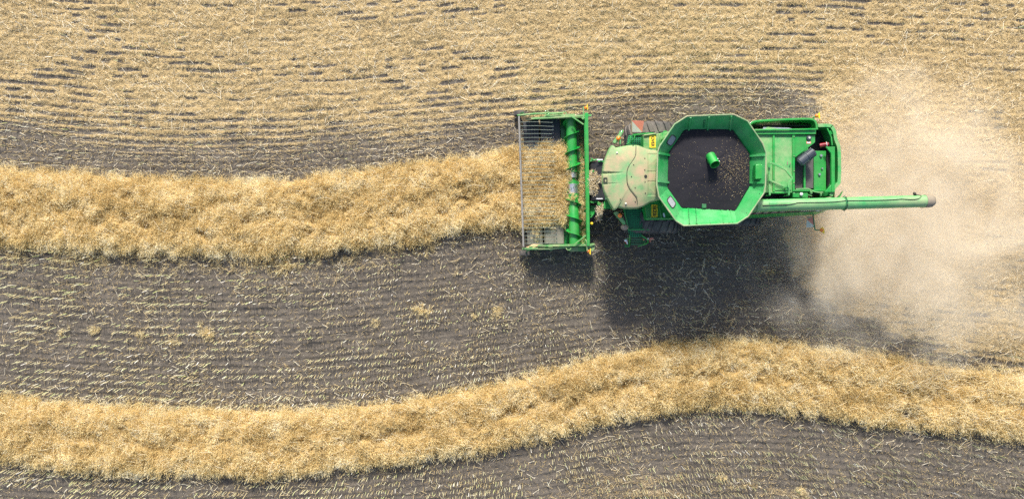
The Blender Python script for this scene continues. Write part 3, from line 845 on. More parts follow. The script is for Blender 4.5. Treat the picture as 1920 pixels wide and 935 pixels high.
# the seam groove is drawn as a thin dark strip on the roof
b = MB(); sp = [(1192.5, 273.5), (1192.3, 284), (1191.5, 293), (1185, 303), (1178.5, 312), (1175.8, 320), (1175.2, 330), (1176, 345), (1180, 354), (1187, 363), (1193.5, 371), (1195, 377), (1195, 389)]
b.tube(bez([P(a, c, max(zr(a - .9, c), zr(a + .9, c)) - 0.002) for a, c in sp], 2), 0.011, 6); b.build('roof_seam', 'ink', rf)
b = MB()
for a, c in ((1132.5, 337.5),): b.bar(P(a, c - 4, 3.60), P(a, c + 4, 3.60), 0.05, 0.05); b.bar(P(a + 5.5, c - 4, 3.66), P(a + 5.5, c + 4, 3.66), 0.03, 0.03); b.bar(P(a, c - 4, 3.62), P(a + 5.5, c - 4, 3.66), 0.02, 0.03); b.bar(P(a, c + 4, 3.62), P(a + 5.5, c + 4, 3.66), 0.02, 0.03)
b.build('work_light', ['ink'], rf, 0.004)
# mirror arms with amber lamps
b = MB(); b.prism(P3([(1148.5, 266), (1152, 269), (1157, 268), (1170, 245.5), (1166.5, 243)], 3.0), 2.90)
b.bar(P(1162.5, 271.5, 2.9), P(1163, 246, 2.9), 0.06, 0.06)
ar = b.build('mirror_arm', 'green_deck', H, 0.012)
b = MB(); b.ball(P(1159.5, 259.5, 3.10), 0.075, sq=(1, 1, .8)); b.lathe(P(1159.5, 259.5, 2.99), P(1159.5, 259.5, 3.09), [(0, .05), (1, .055)], 12); b.build('amber_lamp', 'amber', ar)
b = MB(); b.prism(P3([(1150.5, 399), (1156, 396), (1160, 398), (1172.5, 416), (1173, 420.5), (1168.5, 420.5)], 3.0), 2.90)
ar = b.build('mirror_arm', 'green_deck', H, 0.012)
b = MB(); b.ball(P(1162.5, 404, 3.10), 0.075, sq=(1, 1, .8)); b.lathe(P(1162.5, 404, 2.99), P(1162.5, 404, 3.09), [(0, .05), (1, .055)], 12); b.build('amber_lamp', 'amber', ar)
b = MB(); b.ball(P(1171, 426, 2.86), 0.13, sq=(1.0, .8, .9)); b.build('mirror', 'canvas', ar)

# ---- steps and platforms
b = MB(); b.prism(P3([(1174.5, 270.5), (1179, 253.5), (1205, 253.5), (1205, 280), (1180, 284)], 1.86), 1.80); st = b.build('step', 'perf', H, 0.008)
b = MB(); b.tube(bez([P(1175, 270, 1.95), P(1183, 268, 2.0), P(1188, 262, 2.2), P(1191, 253, 2.2)], 2), 0.022, 8); b.tube([P(1180, 267, 2.1), P(1184, 254, 2.1)], 0.018, 8)
b.bar(P(1186, 253, 1.90), P(1250, 246.5, 1.90), 0.05, 0.05); b.build('handrail', 'green', st)
b = MB(); b.prism(P3([(1169.5, 390), (1213, 390), (1212.5, 430.5), (1178, 430.5)], 1.78), 1.72)
pf = b.build('platform', 'perf', H, 0.008)
b = MB(); b.bar(P(1178, 431, 1.82), P(1233, 430, 1.84), 0.05, 0.05); b.bar(P(1169.5, 391, 1.84), P(1178.5, 431, 1.84), 0.04, 0.05); b.build('platform_edge', 'green', pf)
b = MB(); b.prism(P3([(1177.5, 431.5), (1205, 431.5), (1204, 444.5), (1181, 444.5)], 1.45), 1.40)
b.build('step', 'perf', H, 0.008)
b = MB()
for k in range(3):
    y = 446.5 + k * 4.6; z = 1.15 - 0.35 * k
    b.prism(P3([(1183, y), (1207, y), (1207, y + 3.4), (1183, y + 3.4)], z), z - .04)
b.bar(P(1181.5, 444, 1.5), P(1179, 462, 0.35), 0.05, 0.05); b.bar(P(1206.5, 444, 1.5), P(1209, 459, 0.40), 0.05, 0.05)
b.plate([P(1170, 448, 1.3), P(1179, 445, 1.4), P(1179, 462, .7), P(1171, 462.5, .65)], 0.03)
ld = b.build('ladder', 'green_dark', H, 0.006)
b = MB(); b.tube(bez([P(1203, 441, 1.6), P(1213, 448, 1.5), P(1215.5, 452, 1.4), P(1214, 456, 1.2), P(1196, 462, .9)], 3), 0.024, 8); b.tube(bez([P(1180, 440, 1.7), P(1181, 452, 1.5), P(1180, 461, .9)], 2), 0.022, 8); b.build('handrail', 'green', ld)
b = MB(); b.tube([P(1173.5, 450, 1.25), P(1174.5, 455, .85)], 0.075, 12); b.m = 1; b.ball(P(1173.5, 450, 1.27), 0.062, sq=(1, 1, .7)); b.bar(P(1175.3, 452, 1.34), P(1176, 457, 1.25), .035, .03)
b.build('fire_extinguisher', ['red', 'white'], ld, 0.003)
b = MB(); b.bar(P(1217, 449.5, 1.3), P(1227, 449, 1.32), .035, .05); b.m = 1; b.bar(P(1218, 448, 1.36), P(1225, 446.5, 1.36), .05, .03); b.ball(P(1219, 452, 1.3), .03); b.ball(P(1207, 448.5, 1.3), .03); b.m = 2; b.ball(P(1215, 447.5, 1.36), .035)
b.build('marker', ['tan', 'wred', 'white'], ld)

# ---- feeder house
b = MB()
b.hexa([(2.80, 1.74, 0.50), (2.80, 3.14, 0.50), (4.4, 3.14, 1.1), (4.4, 1.74, 1.1)][::-1], [(2.80, 1.74, 1.15), (2.80, 3.14, 1.15), (4.4, 3.14, 1.85), (4.4, 1.74, 1.85)][::-1])
fh = b.build('feeder_house', 'black', H, 0.03)
b = MB()
b.bar(P(1122, 302.5, 1.3), P(1140, 302.5, 1.55), .05, .05); b.bar(P(1106, 302, 1.2), P(1120, 299, 1.2), .05, .06); b.tube(bez([P(1108, 297, 1.2), P(1114, 301, 1.3), P(1121, 298, 1.25), P(1125, 303, 1.3)], 2), .02, 8)
b.build('feeder_bracket', 'green', fh, 0.008); b = MB()
b.prism(P3([(1133, 378), (1147, 378), (1150, 390), (1132, 391)], 1.6), 1.0)
b.prism(P3([(1121, 378), (1128, 381), (1126, 386), (1120, 384)], 1.5), 1.42)
b.bar(P(1107, 379, 1.1), P(1121, 378, 1.1), .07, .08); b.bar(P(1107, 408, 1.0), P(1112, 402, 1.0), .05, .05); b.prism(P3([(1107, 385), (1118, 386), (1114, 402), (1107, 404)], .9), .6)
b.build('feeder_bracket', 'green', fh, 0.008); b = MB()
b.prism(P3([(1111, 318), (1115, 321), (1111, 324)], 1.42), 1.38)
b.build('feeder_bracket', 'green', fh, 0.008)
b = MB(); b.bar(P(1119, 299.5, 1.42), P(1130, 299.5, 1.45), .04, .03); b.bar(P(1118, 372.5, 1.46), P(1130, 372.5, 1.48), .03, .03); b.m = 1; b.ball(P(1109.5, 419, 1.1), .055); b.m = 2; b.tube(bez([P(1109, 421, 1.05), P(1116, 415, 1.0), P(1124, 403, 1.1), P(1127, 394, 1.3)], 2), .014, 6)
b.build('hose_coupling', ['white', 'yellow', 'ink'], fh)

# ---- grain tank extension
def zz(px, py): return ((px) / 4.065 + 1220, (py) / 4.065 + 200)
OUT = [zz(*p) for p in [(275, 70), (635, 57), (740, 108), (857, 280), (882, 350), (878, 600), (866, 660), (745, 838), (660, 893), (250, 910), (190, 872), (60, 690), (42, 600), (50, 340), (65, 300), (180, 132)]]
INN = [zz(*p) for p in [(262, 195), (620, 195), (620, 195), (742, 362), (742, 362), (742, 595), (742, 595), (638, 775), (638, 775), (245, 750), (245, 750), (145, 610), (145, 610), (150, 360), (150, 360), (262, 195)]]
ZT, ZG = 3.98, 3.34
OV = P3(OUT, ZT); IV = [P(a, c, ZG) for a, c in INN]
cen = sum(OV, Vector()) / 16
b = MB(); n = 16
def shrink(v, d): u = (Vector((cen.x, cen.y, v.z)) - v); u.z = 0; return v + u.normalized() * d
top_in = [shrink(v, 0.035) for v in OV]
low_in = [Vector((v.x, v.y, ZG - 0.35)) for v in IV]
low_out = [shrink(Vector((v.x, v.y, ZG - 0.35)), -0.10) for v in IV]
o = 0
V = OV + top_in + IV + low_in + [shrink(Vector((v.x, v.y, v.z)), -0.06) for v in IV] + low_out
for i in range(n):
    j = (i + 1) % n
    b.m = 1
    b.add([V[i], V[j], V[n + j], V[n + i]], [(0, 1, 2, 3)])
    b.m = 0
    for r0, r1 in ((1, 2), (2, 3)):
        q = [V[r0 * n + i], V[r0 * n + j], V[r1 * n + j], V[r1 * n + i]]
        if (q[2] - q[3]).length < 1e-4: q = q[:3]
        b.add(q, [tuple(range(len(q)))])
    for r0, r1 in ((0, 4), (4, 5)):
        q = [V[r0 * n + j], V[r0 * n + i], V[r1 * n + i], V[r1 * n + j]]
        if (q[2] - q[3]).length < 1e-4: q = q[:3]
        b.add(q, [tuple(range(len(q)))])
b.m = 0
# pressed ribs and hinges on the panels
def onpanel(i, u, v):       # u along the panel, v from grain to rim
    j = (i + 1) % n
    return IV[i].lerp(IV[j], u).lerp(top_in[i].lerp(top_in[j], u), v)
def rib(i, u, wd=0.05, ht=0.05, v0=-0.02, v1=0.985):
    a, c = onpanel(i, u, v0), onpanel(i, u, v1)
    nrm = (onpanel(i, min(u + .1, 1), .5) - onpanel(i, u - .1, .5)).cross(c - a).normalized()
    if nrm.z < 0: nrm = -nrm
    b.bar(a + nrm * ht * .4, c + nrm * ht * .4, wd, ht, up=nrm)
for u in (0.07, 0.47, 0.95): rib(0, u)
for u in (0.07, 0.93): rib(4, u, .06, .06, -.06)
for u in (0.10, 0.24, 0.50, 0.75, 0.92): rib(8, 1 - u, .03, .03)
for u in (0.10, 0.24, 0.86): rib(8, 1 - u, .06, .03)
for u in (0.12, 0.95): rib(12, u, .07, .06, -.06)
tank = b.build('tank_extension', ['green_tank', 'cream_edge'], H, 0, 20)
# rolled rim
b = MB()
loop = [shrink(v, 0.015) + Vector((0, 0, .005)) for v in OV]
for i in range(n): b.tube([loop[i], loop[(i + 1) % n]], 0.024, 8)
for p in loop: b.ball(p, 0.024, 8, 6)
b.build('rim_edge', 'cream_edge', tank)
b = MB(); c = onpanel(4, 0.52, 0.62); b.prism(P3([(1417, 308), (1430.5, 307.5), (1430.5, 335), (1416.5, 336)], 3.86), 3.60); b.build('sensor_box', 'green', tank, 0.02)
for i, u in ((14, 0.44), (10, 0.53)):
    b = MB(); fr = []; d1_ = (onpanel(i, u + .15, .5) - onpanel(i, u - .15, .5)).normalized()
    e1 = (onpanel(i, u, .9) - onpanel(i, u, .1)).normalized(); nr = d1_.cross(e1).normalized()
    if nr.z < 0: nr = -nr
    c0 = onpanel(i, u, .56) + nr * .012
    pts = []
    for k in range(24):
        t = 2 * PI * k / 24; cx_, sx_ = math.cos(t), math.sin(t); ex = 0.5
        pts.append(c0 + d1_ * math.copysign(abs(cx_) ** ex, cx_) * 0.165 + e1 * math.copysign(abs(sx_) ** ex, sx_) * 0.185)
    if (pts[1] - pts[0]).cross(pts[-1] - pts[0]).dot(nr) < 0: pts = pts[::-1]
    b.plate(pts, 0.02); b.m = 1; b.tube(pts + [pts[0]], 0.014, 6)
    b.build('tank_window', ['window', 'ink'], tank)
b = MB(); p = onpanel(0, .38, .3); b.tube([p + Vector((0, 0, .03)), onpanel(0, .38, .75) + Vector((0, 0, .03))], .03, 8)
p = P(1320, 387, 3.5); b.box(p.x - .07, p.x + .07, p.y - .05, p.y + .08, 3.36, 3.52)
for i in (14, 10, 4, 6, 0):
    for u in (.08, .92):
        p = onpanel(i, u, .85); b.ball(p, .018, 8, 6)
b.build('panel_latch', 'green_dark', tank, 0.006)
# fountain auger spout
def spout():
    m = MB(); d = Vector((0.17, -0.74, 0.62)).normalized(); a = P(1332, 292, 3.74)
    q = a + d * 0.42; seg = 28
    m.lathe(a, q, [(0.0, .145), (0.02, .152), (1.0, .152), (1.0, .142), (0.25, .138)], seg, cap=False)
    m.lathe(a - d * .01, a + d * .02, [(0, .15), (1, .15)], seg)
    m.lathe(a + d * .20, a + d * .22, [(0, .14), (1, .14)], seg)
    m.m = 1
    for k in (0.10, 0.22): 
        s_ = d.cross(Vector((0, 0, 1))).normalized(); m.ball(a + d * (k + .1) - s_ * .165 * -1 * -1, .022, 8, 6)
    m.m = 2; m.lathe(a + d * .22, a + d * .235, [(0, .05), (1, .045)], 14)
    m.m = 0
    m.tube([a + d * .2 + Vector((0, 0, -.7)), a + d * .2 + Vector((0, 0, -.1))], .13, 18)
    return m.build('fill_spout', ['green', 'white', 'steel'], H)
spout()

# ---- engine deck
b = MB()
b.prism(P3([(1405, 262), (1440, 238), (1486.5, 246), (1486.5, 361), (1405, 361)], 3.28), 2.62)
b.m = 1
b.bar(P(1417, 249, 3.32), P(1529, 248.5, 3.32), 0.12, 0.08); b.bar(P(1414, 244, 3.40), P(1530, 242.3, 3.40), 0.05, 0.05)
b.bar(P(1450.5, 252, 3.30), P(1450.5, 360, 3.30), 0.07, 0.05); b.bar(P(1453.5, 255, 3.292), P(1484, 255, 3.292), 0.03, 0.03); b.bar(P(1453.5, 356, 3.292), P(1483, 356, 3.292), 0.03, 0.03)
b.bar(P(1487.5, 252, 3.30), P(1487.5, 359, 3.30), 0.08, 0.06); b.bar(P(1440, 361.5, 3.28), P(1478, 361.5, 3.28), .05, .06)
deck = b.build('engine_deck', ['green_deck', 'green'], H, 0.008)
b = MB(); b.prism(P3([(1490.5, 253.5), (1528.4, 253.5), (1528.4, 267), (1490.5, 295.5)], 3.29), 2.9)
cp = b.build('engine_cover', 'green', H, 0.008)
b = MB(); q = P(1516, 259, 3.29); b.lathe(q, q + Vector((0, 0, .06)), [(0, .08), (.8, .08), (1, .07)], 20); b.m = 1; q = q + Vector((0, 0, .06)); b.lathe(q, q + Vector((0, 0, .03)), [(0, .035), (1, .03)], 12)
b.build('filler_cap', ['plastic', 'wwhite'], cp)
b = MB(); b.box(*[P(1512, 269, 3.295).x, P(1520.5, 269, 3.295).x], *[P(1512, 269.4, 3.295).y, P(1512, 265, 3.295).y], 3.291, 3.296); b.m = 1; b.box(P(1513.5, 269, 3.295).x, P(1519, 269, 3.295).x, P(1512, 268.4, 3.295).y, P(1512, 266, 3.295).y, 3.2965, 3.2985)
b.build('warning_sticker', ['wred', 'white'], cp, flat=True)
b = MB()
for a, c in ((1489, 257), (1489, 293), (1489, 321), (1489, 343), (1482, 306), (1482, 308)): b.ball(P(a, c, 3.345), .018, 8, 6)
b.bar(P(1476.5, 303, 3.285), P(1476.5, 309, 3.285), .03, .014)
b.build('deck_bolts', 'canvas', deck)
# air intake bowl
b = MB(); a = P(1496, 307, 3.22); q = P(1526, 283.5, 3.30)
b.lathe(a, q, [(0.0, .06), (0.04, .115), (0.10, .135), (0.12, .150), (0.56, .158), (0.57, .172), (0.62, .172), (0.63, .150), (0.97, .150), (1.0, .12)], 28)
d = (q - a)
ax = d.normalized(); e1 = ax.cross(Vector((0, 0, 1))).normalized(); e2 = e1.cross(ax)
for k in range(18):
    t = 2 * PI * k / 18; r_ = e1 * math.cos(t) + e2 * math.sin(t)
    b.bar(a + d * .65 + r_ * .150, a + d * .96 + r_ * .150, .022, .02, up=r_)
for k in range(9):
    t = 2 * PI * k / 9; r_ = e1 * math.cos(t) + e2 * math.sin(t)
    b.bar(a + d * .14 + r_ * .152, a + d * .54 + r_ * .158, .02, .016, up=r_)
b.build('air_cleaner', 'plastic', H)

# ---- rear engine bay
b = MB(); b.prism(P3([(1487, 250), (1560, 240), (1570, 275), (1572, 340), (1556, 366), (1487, 366)], 2.30), 1.3)
bay = b.build('engine_bay', 'black', H, 0.02)
b = MB(); b.prism(P3([(1526, 283), (1549, 283), (1549, 357), (1526, 357)], 2.84), 2.3)
b.bar(P(1508, 295, 2.9), P(1508, 355, 2.9), 0.07, .08); b.bar(P(1488, 357.5, 2.9), P(1549, 357.5, 2.9), .05, .08)
b.build('fan_cover', 'green', bay, 0.012)
b = MB(); b.prism(P3([(1491, 304), (1506, 300), (1506, 353), (1491, 353)], 2.80), 2.3); b.prism(P3([(1510.5, 290), (1525, 290), (1525, 353), (1510.5, 353)], 2.80), 2.3)
b.build('radiator_screen', 'screen', bay, 0.004)
b = MB(); b.prism(P3([(1550, 277), (1559, 277), (1559, 357), (1550, 357)], 2.5), 2.3)
for a, c in ((1530, 245), (1545, 250), (1515, 282), (1540, 262)): b.tube([P(a, c, 2.3), P(a + 6, c + 8, 2.45)], .05, 8)
b.build('engine_block', 'black', bay, 0.01)
b = MB(); b.tube([P(1537, 273, 2.62), P(1554, 270.5, 2.72)], .08, 16); b.m = 1; b.torus(P(1550, 271, 2.70), P(1554, 270.5, 2.72) - P(1537, 273, 2.62), .08, .012)
b.build('extinguisher_bottle', ['red', 'white'], bay)
b = MB(); b.prism(P3([(1559, 275), (1565.5, 275), (1565.5, 360), (1559, 360)], 3.12), 3.02)
b.prism(P3([(1548.5, 275), (1558.8, 275), (1558.8, 288)], 3.12), 3.05); b.prism(P3([(1558.8, 346), (1558.8, 360), (1547, 360)], 3.12), 3.05)
b.bar(P(1551, 241, 3.1), P(1558.5, 258, 3.1), .04, .05); b.bar(P(1558.5, 258, 3.1), P(1560, 273, 3.1), .04, .05); b.prism(P3([(1555, 245), (1565, 245), (1565, 253), (1558, 252)], 3.0), 2.9)
b.bar(P(1562, 358, 3.05), P(1562, 372, 2.4), .08, .1)
b.build('rear_bracket', 'green', bay, 0.008)
b = MB()
for a, c, r_ in ((1539, 292, .05), (1541, 316, .03), (1536, 327, .045)):
    q = P(a, c, 2.85); b.lathe(q, q + Vector((0, 0, .05)), [(0, r_), (1, r_ * .8)], 9)
b.build('fan_hub', 'steel', bay)
# rear shell
def shell(name, outl, zt, zb, th, mat, inset=0.0, bev=0.015):
    t = bez(P3(outl, zt), 2); m = MB(); k = len(t); c = sum(t, Vector()) / k
    def nrm(i):
        d = (t[min(i + 1, k - 1)] - t[max(i - 1, 0)]); v = Vector((d.y, -d.x, 0)).normalized()
        return -v if v.dot(t[i] - c) < 0 else v
    for i in range(k - 1):
        a0, a1 = t[i], t[i + 1]; n0, n1 = nrm(i), nrm(i + 1)
        bo0 = a0 + n0 * inset; bo1 = a1 + n1 * inset; bo0.z = bo1.z = zb
        m.hexa([bo0, bo1, bo1 - n1 * th, bo0 - n0 * th], [a0, a1, a1 - n1 * th, a0 - n0 * th])
    # one closed strip without inner caps
    m.v = []; m.f = []; m.mi = []
    for i in range(k):
        n0 = nrm(i); a = t[i]; bo = a + n0 * inset; bo.z = zb
        m.v += [a, a - n0 * th, bo - n0 * th, bo]
    for i in range(k - 1):
        for e in range(4):
            m.face((i * 4 + e, i * 4 + (e + 1) % 4, (i + 1) * 4 + (e + 1) % 4, (i + 1) * 4 + e))
    m.face((0, 1, 2, 3)); m.face(tuple((k - 1) * 4 + e for e in (3, 2, 1, 0)))
    return m.build(name, mat, H, bev)
shell('rear_hood', [(1534, 232), (1558, 232), (1563, 236), (1568, 245), (1570, 260), (1573, 267), (1576.5, 275), (1577.5, 310), (1577, 340), (1575, 346), (1566, 354), (1561, 368)], 3.05, 1.5, 0.11, 'green_deck', 0.02)
shell('hood_gap_shade', [(1530, 236.5), (1557, 236.5), (1560.5, 240), (1564.5, 248), (1566, 261), (1569.5, 269), (1572, 277), (1572.5, 310), (1572, 338), (1570, 343.5), (1562.5, 351), (1557.5, 366)], 2.99, 1.52, 0.02, 'black', -0.02, 0)  # black sheet added inside the hood, stands in for shade in the gap
# right engine side shield, swung out and bulged
shell('side_shield', [(1404, 232), (1412, 226), (1430, 224), (1470, 222), (1518, 220.5), (1528, 223), (1533, 230), (1534.5, 243)], 3.02, 1.45, 0.07, 'green', -0.10)
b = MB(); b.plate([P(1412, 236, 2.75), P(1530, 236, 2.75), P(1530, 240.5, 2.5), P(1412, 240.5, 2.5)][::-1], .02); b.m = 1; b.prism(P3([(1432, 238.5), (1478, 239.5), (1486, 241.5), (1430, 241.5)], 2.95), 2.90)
b.m = 0; b.prism(P3([(1405, 233), (1420, 228), (1528, 226), (1532, 246), (1405, 250)], 1.75), 1.68); b.build('shield_inside', ['black', 'steel'], H)  # black plates added to darken the gap between shield and body
# left side shield: bulged sheet with a dark decal band
def left_shield():
    m = MB(); prof = [(0.10, 1.45), (0.02, 1.75), (0.0, 2.05), (0.04, 2.30), (0.10, 2.50), (0.17, 2.66), (0.26, 2.86), (0.34, 3.02)]
    xs_ = np.linspace(7.6, 10.94, 48); V = []
    for x in xs_:
        e = max(0, (x - 10.40) / 0.55); yo = 1.045 + 0.052 * (x - 7.6) + 0.42 * (1 - math.sqrt(max(0, 1 - e * e)))
        for dy, z in prof: V.append((x, yo + dy, z))
        for dy, z in prof[::-1]: V.append((x, yo + dy + 0.05, z))
    k = 2 * len(prof); m.v = [Vector(v) for v in V]
    for i in range(len(xs_) - 1):
        for e in range(k):
            band = e in (4, 5, 6)
            m.m = 1 if band else 0
            m.face((i * k + e, (i + 1) * k + e, (i + 1) * k + (e + 1) % k, i * k + (e + 1) % k))
    m.m = 0; m.face(tuple(range(k))); m.face(tuple((len(xs_) - 1) * k + e for e in range(k))[::-1])
    s_ = m.build('side_shield', ['green', 'ink'], H)
    # pale chips and stripe ends of the worn decal
    mat_ = 'white'
    def yo(x): e = max(0, (x - 10.40) / 0.55); return 1.045 + 0.052 * (x - 7.6) + 0.42 * (1 - math.sqrt(max(0, 1 - e * e)))
    def on(x, u):
        dy = float(np.interp(u, [0, .4, 1], [0.10, 0.17, 0.26])); z = float(np.interp(u, [0, .4, 1], [2.50, 2.66, 2.86])); return Vector((x, yo(x) + dy - .012, z + .008))
    def patch(x0, x1, u0, u1, sk=0.0):
        MB().plate([on(x0, u0), on(x1, u0), on(x1 + sk, u1), on(x0 + sk, u1)], .006).build('decal_chip', mat_, s_, flat=True)
    patch(10.40, 10.66, .15, .85, .06)
    for x in (10.33, 10.27): patch(x, x + .035, .1, .8, .05)
    for x in np.linspace(9.75, 10.2, 7): patch(x, x + .02, .2, .55, .03)
    mat_ = 'canvas'
    for x in np.linspace(7.9, 9.0, 5): patch(x, x + .16, .2, .5, .05)
left_shield()
# handrails on the deck
b = MB()
def flatrail(l, z0, wd=.058, ht=.05):
    for p, q in zip(l[:-1], l[1:]): b.bar(P(*p, z0), P(*q, z0), wd, ht)
flatrail([(1441.5, 306), (1443, 366)], 3.55, .06, .05)
flatrail([(1442, 305.5), (1447, 305.5), (1473, 318), (1485.5, 333.5), (1478, 344.5), (1478.5, 352)], 3.72)
flatrail([(1443, 338), (1478.5, 353), (1479, 366)], 3.62)
for a, c, z in ((1478.5, 352, 3.62), (1443, 366, 3.55), (1479, 366, 3.62)):
    p = P(a, c, z); b.tube([p, Vector((p.x, p.y, 3.2))], .02, 8)
b.build('deck_handrail', 'green_deck', H, 0.006)
b = MB(); b.prism(P3([(1486, 361), (1515, 361), (1515, 370), (1486, 370)], 3.12), 2.7)
lk = b.build('tool_box', 'green', H, 0.012)
b = MB(); b.ball(P(1502.5, 364, 3.17), .055, sq=(1, 1, .7)); b.build('tool_box_knob', 'white', lk)
b = MB(); b.tube(bez([P(1492, 354.5, 3.2), P(1515, 353.5, 3.2), P(1520, 356, 3.2), P(1529, 360.5, 3.2), P(1543, 361, 3.2)], 2), .02, 8)
b.bar(P(1520.5, 357, 3.1), P(1520.5, 364, 3.1), .07, .06); b.bar(P(1539, 361, 3.1), P(1539, 368, 3.1), .04, .05); b.tube([P(1515, 365, 3.1), P(1522, 367.5, 3.1)], .015, 6); b.build('side_handrail', 'green_deck', H)
b = MB(); b.prism(P3([(1425, 362.5), (1485, 362.5), (1485, 374), (1420, 374)], 2.7), 2.6); b.tube([P(1474, 364, 2.95), P(1474.5, 374, 3.05)], .025, 8); b.tube([P(1460, 368, 2.9), P(1480, 368, 2.9)], .03, 8); b.build('hydraulic_valve', 'black', H)

# ---- unloading auger
A0, A1 = P(1417, 385.8, 3.50), P(1736, 377, 3.72)
b = MB(); d = A1 - A0
b.lathe(A0, A1, [(0, .205), (.07, .205), (.13, .2), (1, .195)], 36)
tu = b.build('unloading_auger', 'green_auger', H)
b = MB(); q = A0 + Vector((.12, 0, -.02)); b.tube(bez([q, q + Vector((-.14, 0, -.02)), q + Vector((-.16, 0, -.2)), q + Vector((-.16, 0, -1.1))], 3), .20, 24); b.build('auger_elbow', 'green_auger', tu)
b = MB(); c0 = P(1583, 381.3, 3.62)
for o_ in (-.018, .018): b.torus(c0 + d.normalized() * o_, d, .208, .015, 32, 6)
b.m = 1
for k in range(10):
    t = 2 * PI * k / 10; b.ball(c0 + Vector((0, math.cos(t) * .235, math.sin(t) * .235)), .018, 8, 6)
b.build('auger_flange', ['green_dark', 'ink'], tu)
# rubber boot
b = MB(); e = d.normalized(); dn = Vector((0, 0, -1))
b.lathe(A1 - e * .04, A1 + e * .30, [(0, .205), (.3, .21), (.62, .195), (.85, .14), (.97, .06), (1, .01)], 30); q = A1 + e * .08; b.lathe(q, q + dn * .42 + e * .05, [(0, .17), (.6, .19), (1, .20)], 24)
b.build('auger_boot', 'canvas', tu)
b = MB()
hp = [(1478, 383.5), (1492, 381.5), (1497, 379.5), (1520, 379.4), (1560, 378.8), (1583, 376.6), (1588, 375.8), (1640, 375.8), (1678, 374.4), (1688, 373), (1700, 374.2), (1718, 374), (1726, 369), (1727, 366.4), (1722, 364.6)]
def onaug(a, c):
    t = (P(a, c, 3.8).x - A0.x) / d.x; ctr = A0 + d * t; y = P(a, c, 3.82).y
    dy = max(-.2, min(.2, y - ctr.y)); return Vector((P(a, c, 3.82).x, y, ctr.z + math.sqrt(max(0, .2 ** 2 - dy ** 2)) + .012))
b.tube(bez([onaug(*p) for p in hp], 2), .011, 6); b.tube([onaug(1432, 385), onaug(1478, 383.5)], .015, 6)
b.ball(P(1715, 363.5, 3.75), .05); b.tube([P(1713, 361, 3.75), P(1718, 366, 3.75)], .03, 8)
b.build('auger_cable', 'ink', tu)
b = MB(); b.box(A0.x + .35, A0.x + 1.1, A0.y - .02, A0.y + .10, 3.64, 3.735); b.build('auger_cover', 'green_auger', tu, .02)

# ---- warning flags and lamps on the body
def warn(q, name='warning_panel'):
    """dusty film plate split corner to corner: q four corners"""
    m = MB(); m.m = 0; m.plate([q[0], q[1], q[2]], .015); m.m = 1; m.plate([q[0], q[2], q[3]], .015)
    return m.build(name, ['wwhite', 'wred'], H, flat=True)
wp = warn([P(1184.5, 226.5, 2.35), P(1185, 247.5, 2.2), P(1204, 248, 2.2), P(1207.5, 227, 2.35)])
b = MB(); b.tube([P(1184, 224, 2.38), P(1185, 252, 2.15)], .016, 8); b.build('flag_pole', 'tan', wp)
b = MB(); b.tube(bez([P(1524.5, 400, 2.0), P(1525, 404, 2.05), P(1527.5, 430, 2.05), P(1530, 431, 2.05), P(1538, 431.3, 2.05)], 2), .022, 8)
pl = b.build('lamp_arm', 'green_dark', H)
m = MB(); m.m = 0; m.plate([P(1525, 405, 2.05), P(1513, 411.5, 2.0), P(1526, 422, 2.05)], .012); m.m = 1; m.plate([P(1512.5, 412, 2.0), P(1512, 426.5, 1.95), P(1526.5, 425.5, 2.0), P(1526, 422.3, 2.05)], .012)
m.m = 2; m.plate([P(1512.6, 411.2, 2.0), P(1514, 405.5, 2.02), P(1524, 405, 2.05)], .012)
m.build('warning_panel', ['wred', 'wwhite', 'tan'], pl, flat=True)
def lamp(px, py, z, parent, tri):
    m = MB(); m.ball(P(px, py, z), .062, sq=(1, 1, .9)); m.m = 1
    m.plate([P(a, c, z - .02) for a, c in tri], .03)
    m.build('amber_lamp', ['amber', 'yellow'], parent)
lamp(1540.5, 431.5, 2.08, pl, [(1537, 429), (1542, 425.5), (1545, 430), (1545.5, 438), (1541, 435.5)])
b = MB(); b.tube([P(1524, 220.5, 2.9), P(1531, 218, 2.85), P(1532, 217, 2.85)], .018, 8); pl = b.build('lamp_arm', 'green', H)
lamp(1531.5, 217.5, 2.9, pl, [(1529.5, 217), (1536.5, 210.5), (1537, 223.5)])

# ---- pickup header
b = MB()
b.bar(P(1099.5, 212, 1.25), P(1103, 461, 1.25), 0.115, 0.12)                 # top beam
b.plate([P(1097, 214, 1.2), P(1101.5, 459, 1.2), P(1100.5, 459, .28), P(1096, 214, .28)], .04)    # back sheet
b.prism(P3([(1050, 218), (1098, 215), (1101.5, 461), (1058, 463)], 0.34), 0.24)      # trough floor
hd = b.build('pickup_header', 'green', H, 0.012)
